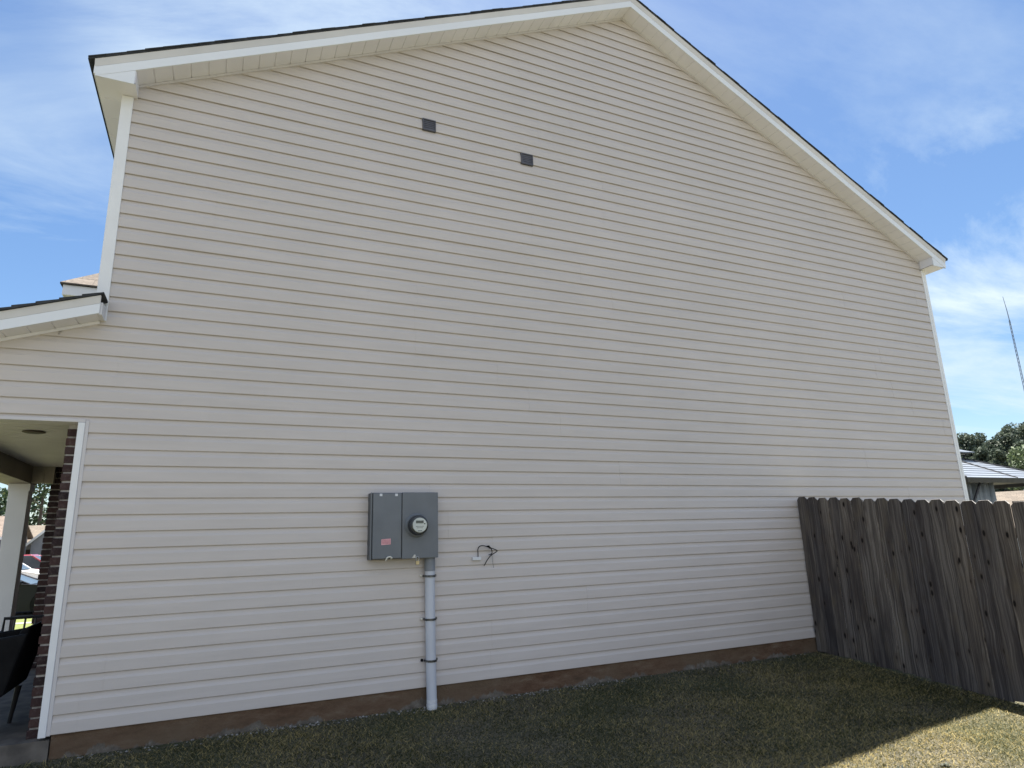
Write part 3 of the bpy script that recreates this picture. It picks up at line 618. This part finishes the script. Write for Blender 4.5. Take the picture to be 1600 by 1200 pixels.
ca_ = empty('cable_stub', (2.29, -.02, 1.05), label='loose black cable looping out of a white clip plate on the siding', cat='cable')
o3 = lambda p: (p[0]-2.29, p[1]+.02, p[2]-1.05)
q = MB(); q.box(*[v for a in ((2.248-2.29, 2.336-2.29), (-.022, .003), (1.058-1.05, 1.088-1.05)) for v in a]); q.build('clip_plate', M['wsticker'], ca_, bevel=.002)
q = MB(); 
def smooth_path(P, n=6):
    P = [Vector(p) for p in P]; out_ = []
    for i in range(len(P)-1):
        a, b_, c, d = P[max(i-1, 0)], P[i], P[i+1], P[min(i+2, len(P)-1)]
        for k in range(n):
            t_ = k/n; out_.append(.5*((2*b_)+(-a+c)*t_+(2*a-5*b_+4*c-d)*t_*t_+(-a+3*b_-3*c+d)*t_**3))
    return out_+[P[-1]]
q.tube(smooth_path([o3(p) for p in ((2.308, -.03, 1.08), (2.305, -.035, 1.12), (2.304, -.04, 1.16), (2.318, -.045, 1.183), (2.345, -.05, 1.190), (2.386, -.055, 1.182), (2.425, -.06, 1.168), (2.47, -.07, 1.15), (2.488, -.075, 1.137), (2.465, -.07, 1.12), (2.432, -.06, 1.10), (2.40, -.05, 1.065), (2.378, -.045, 1.03), (2.363, -.04, 1.003))]), .0042, 8)
q.tube(smooth_path([o3(p) for p in ((2.425, -.06, 1.17), (2.438, -.055, 1.15), (2.442, -.055, 1.12), (2.425, -.05, 1.105), (2.41, -.05, 1.103))]), .0040, 8)
q.tube([o3((2.385, -.055, 1.183)), o3((2.405, -.06, 1.181)), o3((2.425, -.062, 1.163))], [.005, .012, .008], 8); q.build('black_cable', M['black'], ca_, smooth=True)
q = MB(); q.tube(smooth_path([o3(p) for p in ((2.438, -.055, 1.12), (2.446, -.05, 1.07), (2.453, -.045, 1.02), (2.462, -.04, .982))]), .0020, 6); q.build('ground_wire', M['meter_grey'], ca_, smooth=True)

# ---------------------------------------------------------------- fence
fn = empty('wood_fence', (6.6, 0, -.17), label='weathered grey wood dog ear picket fence running out from the house wall', cat='fence')
pitch_ = .1475; rf = random.Random(21)
for i in range(48):
    ya = -.036-i*pitch_; yb = ya-pitch_+.003+rf.uniform(-.001, .001); yc = (ya+yb)/2
    top = 1.645+.085*yc*(1 if yc > -3 else 1)+rf.uniform(-.006, .006); top = max(top, 1.645-.085*3+.067*(yc+3)) if yc < -3 else top
    bot = gz(6.58, yc)+.012+rf.uniform(-.01, .02); dx = rf.uniform(-.007, .006); c = .030; hw = (ya-yb)/2
    poly = [(-hw, bot), (hw, bot), (hw, top-.033), (hw-c, top), (-hw+c, top), (-hw, top-.033)]
    q = MB(); lean = rf.uniform(-.004, .004)
    q.prism([(a, b_-bot) for a, b_ in poly], -.008, .008, 'x')
    o = q.build('picket', M['wood'], None, bevel=.0028); o.data.materials.append(M['lit_ends'])
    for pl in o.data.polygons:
        if pl.normal.z > .4: pl.material_index = 1  # upward faces take the painted sunlit tone
    o.parent = fn; o = o; o.parent = fn; o.location = (-.022+dx+(.009 if i % 2 else 0)*.5, yc, bot+.17); o.rotation_euler = (lean*.3, lean, rf.uniform(-.022, .020))
for zz in (.25, .95, 1.45):
    q = MB(); y_ = -.03
    for j in range(3):
        ya, yb = -.03-j*2.4, -.03-(j+1)*2.4+.004
        q.hexa([(6.597, yb, zz-.17+.07*yb), (6.633, yb, zz-.17+.07*yb), (6.633, ya, zz-.17+.07*ya), (6.597, ya, zz-.17+.07*ya),
                (6.597, yb, zz-.08+.07*yb), (6.633, yb, zz-.08+.07*yb), (6.633, ya, zz-.08+.07*ya), (6.597, ya, zz-.08+.07*ya)])
    for v in range(len(q.v)): q.v[v] = (q.v[v][0]-6.6, q.v[v][1], q.v[v][2]+.17)
    q.build('rail', M['wood'], fn)
for j in range(4):
    y_ = -.08-j*2.35; q = MB().box(.036, .125, -.045, .045, -.3, 1.68+.07*y_); o = q.build('post', M['wood'], fn); o.location = (0, y_, .1+.0)

# ---------------------------------------------------------------- porch furniture
ch = empty('wicker_chair', (-1.62, .42, -.032), label='black wicker patio armchair on the porch nearest the opening', cat='chair')
q = MB(); q.hexa([(.05, -.30, .22), (.39, -.30, .28), (.39, .30, .28), (.05, .30, .22), (.0, -.32, .68), (.45, -.32, .72), (.45, .32, .72), (.0, .32, .68)])
q = MB()
q.hexa([(-.30, -.34, .20), (.34, -.34, .30), (.34, -.27, .30), (-.30, -.27, .20), (-.36, -.36, .62), (.44, -.36, .715), (.44, -.28, .715), (-.36, -.28, .62)]); q.build('arm', M['black'], ch, bevel=.015); q = MB()
q.hexa([(-.30, .27, .20), (.34, .27, .30), (.34, .34, .30), (-.30, .34, .20), (-.36, .28, .62), (.44, .28, .715), (.44, .36, .715), (-.36, .36, .62)])
q.build('arm', M['black'], ch, bevel=.015)
q = MB(); q.hexa([(.28, -.268, .28), (.34, -.268, .30), (.34, .268, .30), (.28, .268, .28), (.38, -.278, .74), (.44, -.278, .76), (.44, .278, .76), (.38, .278, .74)]); q.build('backrest', M['black'], ch, bevel=.015)
q = MB(); q.box(-.30, .275, -.268, .268, .28, .40); q.build('seat', M['black'], ch, bevel=.02)
for sx, sy in ((-.24, -.3), (.30, -.3), (-.24, .3), (.30, .3)):
    q = MB(); q.tube([(sx, sy, .27), (sx+(.03 if sx > 0 else -.03)*(-1 if sx > 0 else 1), sy, 0)], [.022, .014], 8); q.build('leg', M['blackmetal'], ch)
c2 = empty('metal_chair', (-1.52, 1.75, -.032), label='black metal patio chair with mesh seat behind the wicker chair', cat='chair')
q = MB(); n = 14
for i in range(n+1):
    a = -.24+i*.48/n; q.box(a-.004, a+.004, -.24, .24, .398, .404); q.box(-.24, .24, a-.004, a+.004, .4045, .410)
q.build('seat', mottled('blue_grey_mesh', (.10, .12, .16), (.16, .18, .23), 6, .4, .4), c2)
q = MB(); q.tube([(-.25, -.25, .40), (.25, -.25, .40), (.25, .25, .40), (-.25, .25, .40), (-.25, -.25, .40)], .016, 8); q.build('seat_frame', M['blackmetal'], c2)
q = MB(); q.tube([(-.25, .25, .40), (-.25, .30, .68), (.25, .30, .68), (.25, .25, .40)], .016, 8)
for i in range(1, 6): q.tube([(-.25+i*.0833, .25, .40), (-.25+i*.0833, .30, .68)], .009, 6)
q.build('backrest', M['blackmetal'], c2)
q = MB(); q.tube([(-.27, -.25, .55), (-.27, .27, .56)], .016, 8); q.build('armrest', M['blackmetal'], c2); q = MB(); q.tube([(.27, -.25, .55), (.27, .27, .56)], .016, 8); q.build('armrest', M['blackmetal'], c2)
for sx in (-.25, .25):
    for sy in (-.25, .25): q = MB(); q.tube([(sx, sy, .55 if sy < 0 else .40), (sx, sy, 0)], .013, 8); q.build('leg', M['blackmetal'], c2)

# ---------------------------------------------------------------- gazebo
gx, gy, gg = 16.2, 4.33, -.35
ga = empty('gazebo', (gx, gy, gg), label='hardtop gazebo with two tier grey metal roof behind the fence', cat='gazebo')
def tier(mb, hw0, z0, hw1, z1, steps):
    for i in range(steps):
        a0 = hw0+(hw1-hw0)*i/steps; a1 = hw0+(hw1-hw0)*(i+1)/steps; za = z0+(z1-z0)*i/steps+.022*0; zb = z0+(z1-z0)*(i+1)/steps
        zb -= .0; zlo = za+.014
        for (sx, sy) in ((1, 0), (0, 1), (-1, 0), (0, -1)):
            def P(h, t_, z): return (sx*h+(-sy)*t_, sy*h+sx*t_, z)
            mb.add([P(a0, -a0, zlo), P(a0, a0, zlo), P(a1, a1, zb), P(a1, -a1, zb)], [(0, 1, 2, 3)])
            mb.add([P(a0, -a0, za-.003), P(a0, a0, za-.003), P(a0, a0, zlo), P(a0, -a0, zlo)], [(0, 1, 2, 3)])
q = MB(); tier(q, 1.85, 2.2-gg, .5, 2.80-gg, 9); q.build('lower_roof', M['gazroof'], ga)
q = MB(); tier(q, .68, 2.95-gg, .02, 3.25-gg, 4); q.build('upper_roof', M['gazroof'], ga)
q = MB(); q.box(-.62, .62, -.62, .62, 2.925-gg, 2.945-gg); q.box(-1.80, 1.80, -1.80, 1.80, 2.185-gg-.004, 2.19-gg)
for a in range(4):
    c_, s_ = math.cos(a*math.pi/2), math.sin(a*math.pi/2)
    def Rr(p): return (p[0]*c_-p[1]*s_, p[0]*s_+p[1]*c_, p[2])
    q.hexa([Rr(p) for p in [(-1.86, -1.87, 2.10-gg), (1.86, -1.87, 2.10-gg), (1.82, -1.83, 2.10-gg), (-1.82, -1.83, 2.10-gg), (-1.88, -1.89, 2.203-gg), (1.88, -1.89, 2.203-gg), (1.82, -1.83, 2.18-gg), (-1.82, -1.83, 2.18-gg)]])
    q.tube([Rr((-1.85, -1.85, 2.215-gg)), Rr((-.5, -.5, 2.82-gg))], .022, 6); q.tube([Rr((0, -1.85, 2.215-gg)), Rr((0, -.5, 2.82-gg))], .016, 6)
    q.tube([Rr((-.5, -.5, 2.80-gg)), Rr((.5, -.5, 2.80-gg))], .03, 6); q.tube([Rr((-.45, -.5, 2.80-gg)), Rr((-.55, -.6, 2.94-gg))], .02, 6)
    q.box(*[v for v in ((Rr((-1.7, -1.70, 0))[0]-.05, Rr((-1.7, -1.70, 0))[0]+.05, Rr((-1.7, -1.70, 0))[1]-.05, Rr((-1.7, -1.70, 0))[1]+.05, 0, 2.18-gg))])
    q.tube([Rr((-1.7, -1.7, 1.45-gg)), Rr((-1.15, -1.7, 2.10-gg))], .028, 6); q.tube([Rr((-1.15, 1.7, 2.10-gg)), Rr((-1.7, 1.7, 1.45-gg))], .028, 6)
q.build('frame', M['gazframe'], ga)
q = MB(); n = 60
for i in range(n+1):
    x = -1.62+i*1.15/n; y = -1.58+.045*math.sin(i*1.05)+.02*math.sin(i*.43); q.v += [(x*1.0, y, .05), (x+.03*math.sin(i*.3), y*1.0, 2.12-gg)]
q.f = [(2*i, 2*i+2, 2*i+3, 2*i+1) for i in range(n)]; o = q.build('curtain', M['curtain'], ga, smooth=True); o.modifiers.new('s', 'SOLIDIFY').thickness = .004

# ---------------------------------------------------------------- trees
def crown_mesh(name, blobs, n, leaf, mat, parent, seed):
    rs = np.random.RandomState(seed); P = []; wts = np.array([b_[3]**2 for b_ in blobs]); wts = wts/wts.sum()
    for b_, k in zip(blobs, rs.multinomial(n, wts)):
        d = rs.normal(0, 1, (k, 3)); d /= np.linalg.norm(d, axis=1)[:, None]; rr = b_[3]*(rs.uniform(.35, 1.08, k)**.6)[:, None]
        P.append(np.array(b_[:3])+d*rr*np.array([1, 1, b_[4] if len(b_) > 4 else .75]))
    P = np.concatenate(P); n = len(P); a = rs.normal(0, 1, (n, 3)); a /= np.linalg.norm(a, axis=1)[:, None]; b2 = np.cross(a, rs.normal(0, 1, (n, 3))); b2 /= np.linalg.norm(b2, axis=1)[:, None]
    s = (leaf*rs.uniform(.5, 1.4, n))[:, None]; V = np.stack([P-a*s, P-b2*s*.6, P+a*s, P+b2*s*.6], 1).reshape(-1, 3)
    me = bpy.data.meshes.new(name); me.from_pydata(V.tolist(), [], [(4*i, 4*i+1, 4*i+2, 4*i+3) for i in range(n)]); me.materials.append(mat)
    o = bpy.data.objects.new(name, me); C.objects.link(o); o.parent = parent; return o
def tree(name, x, y, gz_, H, R_, mat, seed, label, cat, group=None, conif=True, leaf=.22, n=2600, base=.3, lean=0):
    rt = random.Random(seed); e = empty(name, (x, y, gz_), label=label, cat=cat, group=group)
    q = MB(); q.tube([(0, 0, -.2), (lean*.3, 0, H*.4), (lean, 0, H*.93)], [.022*H, .015*H, .004*H], 8)
    blobs = []
    nb = 44 if conif else 20
    for i in range(nb):
        t_ = base+(1-base)*(i+.5)/nb; z = H*t_; a = rt.uniform(0, 6.28)
        rad = R_*(1-((t_-base)/(1-base))**1.6*.8)*rt.uniform(.35, .95) if conif else R_*math.sin(math.pi*min(.93, .12+.8*(t_-base)/(1-base)))*rt.uniform(.3, .95)
        cx_, cy_ = lean*t_+math.cos(a)*rad, math.sin(a)*rad; q.tube([(lean*t_*.9, 0, z-.1*H*.5), (cx_, cy_, z)], [.006*H, .002*H], 5)
        blobs.append((cx_, cy_, z, R_*(rt.uniform(.22, .42) if conif else rt.uniform(.30, .55)), .6 if conif else .8))
    q.build('trunk', M['bark'], e); crown_mesh('crown', blobs, n, leaf, mat, e, seed+100); return e
D0 = Vector((0, -5.908))
def polar(dx, dy, d):
    v = Vector((dx, dy)).normalized()*d; return v.x+D0.x, v.y+D0.y
lab = ['tall dark pine at the left end of the tree line beside the house wall', 'pine with open airy top showing sky, second from the house', 'broad pine rising highest above the gazebo roof', 'dark dense pine at the right end of the tree line']
k = 0
spec_ = [(58.3, 92, 12.2, 2.3), (60.0, 96, 14.0, 2.6), (61.3, 92, 12.8, 2.3), (62.4, 97, 14.6, 2.7), (63.7, 93, 14.2, 2.8), (65.3, 97, 15.2, 2.9),
         (59.2, 104, 14.2, 3.0), (60.9, 108, 15.2, 3.0), (63.0, 109, 16.0, 3.1), (64.7, 106, 15.8, 3.1), (66.8, 98, 15, 3), (56.5, 98, 13, 3), (68.6, 100, 15, 3), (54.6, 96, 13, 3), (59.5, 87, 10.6, 1.9), (60.6, 89, 11.6, 2.0), (61.9, 88, 11.3, 2.0), (63.1, 90, 12.0, 2.1)]
names_ = ['slim dark pine rising right beside the white house corner', 'tall airy pine with ragged top just right of the house corner', 'short bushy pine filling the gap in the middle of the tree line', 'tall pine with rounded top above the outer corner of the gazebo roof', 'dark broad pine behind the light green tree', 'tallest pine at the right edge of the picture',
          'rear pine seen between the two pines nearest the house', 'rear pine showing above the short bushy pine', 'rear pine behind the tall rounded pine', 'rear pine behind the dark broad pine', 'pine beyond the right edge of the picture', 'pine hidden behind the house corner', 'far right pine outside the picture', 'far left pine behind the house', 'low pine filling the treetops just right of the house corner', 'young pine with thin top above the small upper gazebo roof', 'young pine above the middle of the gazebo roof', 'young pine just left of the light green tree']
for i, (ang, d, H, R_) in enumerate(spec_):
    x, y = polar(math.sin(R(ang)), math.cos(R(ang)), d)
    tree('pine_tree', x, y, -1.6, H-.7, R_, M['pineleaf'], 40+i, names_[i], 'pine tree', 'pine trees beyond the back yards', leaf=.15, n=10000, base=.04, lean=rnd.uniform(-.5, .5))
x, y = polar(.8975, .441, 58); tree('leafy_tree', x, y, -1.4, 7.5, 2.4, M['greenleaf'], 77, 'light green leafy tree standing in front of the dark pines', 'tree', conif=False, leaf=.12, n=9000, base=.08)
x, y = polar(-.197, .98, 92); tree('oak_tree', x, y, -.5, 12.5, 5.2, M['darkleaf'], 81, 'large leafy tree behind the gabled house across the street', 'tree', conif=False, leaf=.26, n=2600, base=.18)
x, y = polar(-.243, .97, 100); tree('spreading_tree', x, y, -.5, 8.3, 4.0, M['darkleaf'], 85, 'small distant tree left of the white porch column', 'tree', conif=False, leaf=.3, n=1800, base=.2)

# ---------------------------------------------------------------- mast
x, y = polar(.8995, .4370, 200)
ms_ = empty('radio_mast', (x, y, -1.5), label='tall thin lattice radio mast against the pale clouds', cat='mast')
q = MB(); Hm = 52.5
w_ = lambda z: .34-.20*(z/Hm)
cor = [(1, 0), (-.5, .866), (-.5, -.866)]
for a, b_ in cor: q.tube([(a*w_(0), b_*w_(0), 0), (a*w_(Hm), b_*w_(Hm), Hm)], .075, 5)
z = 0
while z < Hm-1:
    for i in range(3):
        a, b_ = cor[i]; c, d = cor[(i+1) % 3]; q.tube([(a*w_(z), b_*w_(z), z), (c*w_(z+1), d*w_(z+1), z+1)], .02, 4)
    z += 1
q.build('lattice', M['mast'], ms_)
q = MB(); q.tube([(0, 0, Hm-.5), (-.1, .05, Hm+3), (-.35, .15, Hm+6.5)], [.13, .09, .05], 6); q.build('antenna', M['mast'], ms_)

# ---------------------------------------------------------------- neighbouring houses
M['nwall'] = mottled('pale_siding', (.50, .49, .46), (.58, .57, .54), 1, .7)
M['nwall2'] = mottled('grey_siding', (.20, .21, .24), (.27, .28, .31), 1, .7)
M['nglass'] = mottled('dark_window', (.02, .025, .03), (.05, .055, .06), 1, .15)
M['nstone'] = mottled('tan_stone', (.30, .25, .20), (.42, .36, .30), 4, .9)
def nhouse(x, y, z, rz, W, Dp, He, Hr, wall, roofm, label, name='neighbour_house', porch=True):
    e = empty(name, (x, y, z), rz, label=label, cat='house')
    q = MB(); q.box(-W/2, W/2, -Dp/2, Dp/2, 0, He); q.prism([(-Dp/2, He), (Dp/2, He), (0, Hr-.05)], -W/2, W/2, 'x'); q.build('wall', wall, e)
    q = MB(); ov = .4; s_ = (Hr-He)/(Dp/2)
    for sg in (-1, 1): q.hexa([(-W/2-ov, sg*(Dp/2+ov), He-s_*ov), (W/2+ov, sg*(Dp/2+ov), He-s_*ov), (W/2+ov, 0, Hr), (-W/2-ov, 0, Hr), (-W/2-ov, sg*(Dp/2+ov), He-s_*ov+.12), (W/2+ov, sg*(Dp/2+ov), He-s_*ov+.12), (W/2+ov, 0, Hr+.12), (-W/2-ov, 0, Hr+.12)])
    # front gable
    gw = W*.28; gx_ = W*.12; hg = He+gw*.5
    for sg in (-1, 1): q.hexa([(gx_+sg*(gw/2+.3), -Dp/2-1.3, He-.3*.9), (gx_+sg*(gw/2+.3), 0, He-.27), (gx_, 0, hg), (gx_, -Dp/2-1.3, hg), (gx_+sg*(gw/2+.3), -Dp/2-1.3, He-.15), (gx_+sg*(gw/2+.3), 0, He-.15), (gx_, 0, hg+.12), (gx_, -Dp/2-1.3, hg+.12)])
    q.build('roof', roofm, e)
    q = MB(); q.prism([(gx_-gw/2, 0), (gx_+gw/2, 0), (gx_+gw/2, He-.05), (gx_, hg-.12), (gx_-gw/2, He-.05)], -Dp/2-1.0, -Dp/2-.01); q.build('gable_front', M['nwall2'] if wall is M['nwall'] else M['nwall'], e)
    q = MB(); q.box(-W/2-.45, W/2+.45, -Dp/2-ov-.05, -Dp/2-ov-.01, He-s_*ov-.12, He-s_*ov+.10)
    for sg in (-1, 1): q.hexa([(gx_+sg*(gw/2+.32), -Dp/2-1.36, He-.42), (gx_+sg*(gw/2+.32), -Dp/2-1.31, He-.42), (gx_, -Dp/2-1.31, hg-.15), (gx_, -Dp/2-1.36, hg-.15), (gx_+sg*(gw/2+.32), -Dp/2-1.36, He-.14), (gx_+sg*(gw/2+.32), -Dp/2-1.31, He-.14), (gx_, -Dp/2-1.31, hg+.13), (gx_, -Dp/2-1.36, hg+.13)])
    q.build('trim', M['white'], e)
    for wx in (-W*.36, -W*.2, gx_, W*.38):
        yy = -Dp/2-1.0 if wx == gx_ else -Dp/2
        q = MB(); q.box(wx-.62, wx+.62, yy-.06, yy-.005, .85, 2.35); wf = q.build('window', M['white'], e)
        q = MB(); q.box(wx-.5, wx-.03, yy-.072, yy-.0605, .97, 2.23); q.box(wx+.03, wx+.5, yy-.072, yy-.0605, .97, 2.23); q.build('pane', M['nglass'], wf)
    q = MB(); q.box(-W*.06-.5, -W*.06+.5, -Dp/2-.05, -Dp/2-.004, 0, 2.1); q.build('door', M['brownlamp'], e)
    return e
x, y = polar(-.188, .982, 78); nhouse(x-.5, y+3, -.5, 0, 12, 8, 2.8, 4.35, M['nwall'], M['far_shingle'], 'small pale house with tan gabled roof seen past the porch column')
x, y = polar(-.262, .965, 70); nhouse(x-2.4, y+3, -.5, 0, 10, 8, 3.2, 4.9, M['nwall2'], M['brown_shingle'], 'grey house with brown roof at the far left edge')
x, y = polar(.91, .415, 52); nhouse(x+3.0, y-1, -2.0, R(-62), 17, 10, 3.0, 5.15, M['nwall'], M['far_shingle'], 'low house with tan shingle roof just above the fence under the gazebo eave')

# ---------------------------------------------------------------- parked cars
def car(x, y, z, rz, paint, label, L_=4.6, W_=1.8, H_=1.42, suv=False, glassm=None):
    e = empty('parked_car', (x, y, z), rz, label=label, cat='car', group='cars parked in the driveway')
    h = L_/2; k_ = H_/1.42
    bel = [(-h, .20), (-h, .72*k_), (-h+.15, .92*k_), (-h+1.0, .95*k_), (.25*h+.1, .93*k_), (.25*h+.6, .88*k_), (h-.35, .74*k_), (h, .55*k_), (h, .20), (h-.5, .12), (-h+.5, .12)]
    q = MB(); n = len(bel); ws = [(-W_/2+.10, 0), (-W_/2, .0), (W_/2, 0), (W_/2-.10, 0)]
    q.v = []
    for wy, _ in ws:
        edge = abs(wy) < W_/2-.01
        for a, b_ in bel: q.v.append((a, wy, b_+(.03 if edge and b_ > .5 else 0)))
    q.f = [tuple(range(n)), tuple(range(4*n-1, 3*n-1, -1))]+[(j*n+i, j*n+(i+1) % n, (j+1)*n+(i+1) % n, (j+1)*n+i) for j in range(3) for i in range(n)]
    body = q.build('body', paint, e, smooth=True, bevel=.03)
    rx0, rx1 = (-h+.25, .05*h+.15) if suv else (-h+.95, .0)
    gx0, gx1 = (-h+.05, .25*h+.55) if suv else (-h+.35, .25*h+.45)
    cab = lambda i_, top: None
    q = MB(); wt, wb = W_/2-.28, W_/2-.08; zb = .90*k_; zt_ = H_
    q.hexa([(gx0, -wb, zb), (gx1, -wb, zb), (gx1, wb, zb), (gx0, wb, zb), (rx0, -wt, zt_-.03), (rx1, -wt, zt_-.03), (rx1, wt, zt_-.03), (rx0, wt, zt_-.03)]); q.build('windows', M['nglass'], e, bevel=.03)
    q = MB(); q.hexa([(rx0-.06, -wt-.02, zt_-.07), (rx1+.06, -wt-.02, zt_-.07), (rx1+.06, wt+.02, zt_-.07), (rx0-.06, wt+.02, zt_-.07), (rx0+.05, -wt+.08, zt_+.01), (rx1-.05, -wt+.08, zt_+.01), (rx1-.05, wt-.08, zt_+.01), (rx0+.05, wt-.08, zt_+.01)])
    for sy in (-1, 1):
        for (a, b_) in (((gx0+.02), rx0), ((gx1-.02), rx1), ((gx0+gx1)/2-.1, (rx0+rx1)/2)):
            q.tube([(a, sy*(wb+.005), zb), (b_, sy*(wt+.005), zt_-.04)], .035, 6)
    q.build('roof', paint, e, bevel=.02)
    for sx in (-h+.85, h-.88):
        for sy in (-1, 1):
            q = MB(); q.lathe([(.24, -.1), (.32, -.1), (.335, -.07), (.335, .07), (.32, .1), (.24, .1)], (sx, sy*(W_/2-.09), .33), 'y', 24); wh = q.build('wheel', M['black'], e, smooth=True)
            q = MB(); q.lathe([(.05, -.112), (.22, -.105), (.22, .105), (.05, .112)], (sx, sy*(W_/2-.09), .33), 'y', 12); q.build('rim', M['steel'], wh)
    for sy in (-1, 1):
        q = MB(); q.box(h-.22, h+.012, sy*W_*.36-.2, sy*W_*.36+.2, .56*k_, .66*k_); q.build('headlight', M['wsticker'], e, bevel=.02)
        q = MB(); q.box(-h-.012, -h+.15, sy*W_*.36-.18, sy*W_*.36+.18, .68*k_, .82*k_); q.build('tail_light', mottled('red_lens', (.3, .01, .01), (.35, .02, .02), 3, .3), e, bevel=.02)
        q = MB(); q.box(gx1-.35, gx1-.2, sy*(W_/2+.02)-.07, sy*(W_/2+.02)+.07, .92*k_, 1.02*k_); q.build('mirror', paint, e, bevel=.02)
    q = MB(); q.box(h-.03, h+.03, -W_*.46, W_*.46, .27, .42); q.box(-h-.03, -h+.03, -W_*.46, W_*.46, .27, .45); q.build('bumper', M['black'], e, bevel=.02)
    return e
def paint(name, c, coat=.6, spec=.5):
    mt, t, b = nmat(name, .3, 0, spec); g = G(t); t.links.new(g.ramp(g.noise(g.coord(), 2, 3), [(.4, c), (.6, tuple(min(1, v*1.06) for v in c))]), b.inputs['Base Color']); b.inputs['Coat Weight'].default_value = coat; b.inputs['Coat Roughness'].default_value = .05; return mt
x, y = polar(-.198, .98, 24); car(x-.85, y, -.46, 0, paint('black_paint', (.008, .009, .014), 0, .2), 'black car parked nearest to the porch', H_=1.36)
x, y = polar(-.198, .98, 28.3); car(x-1.35, y, -.46, 0, paint('white_paint', (.80, .80, .80)), 'white car parked between the black car and the red one', H_=1.86, suv=True, L_=4.9)
x, y = polar(-.198, .98, 33); car(x-.2, y, -.46, 0, paint('red_paint', (.22, .015, .03)), 'dark red family car parked farthest from the porch', H_=1.66, suv=True, L_=4.7)
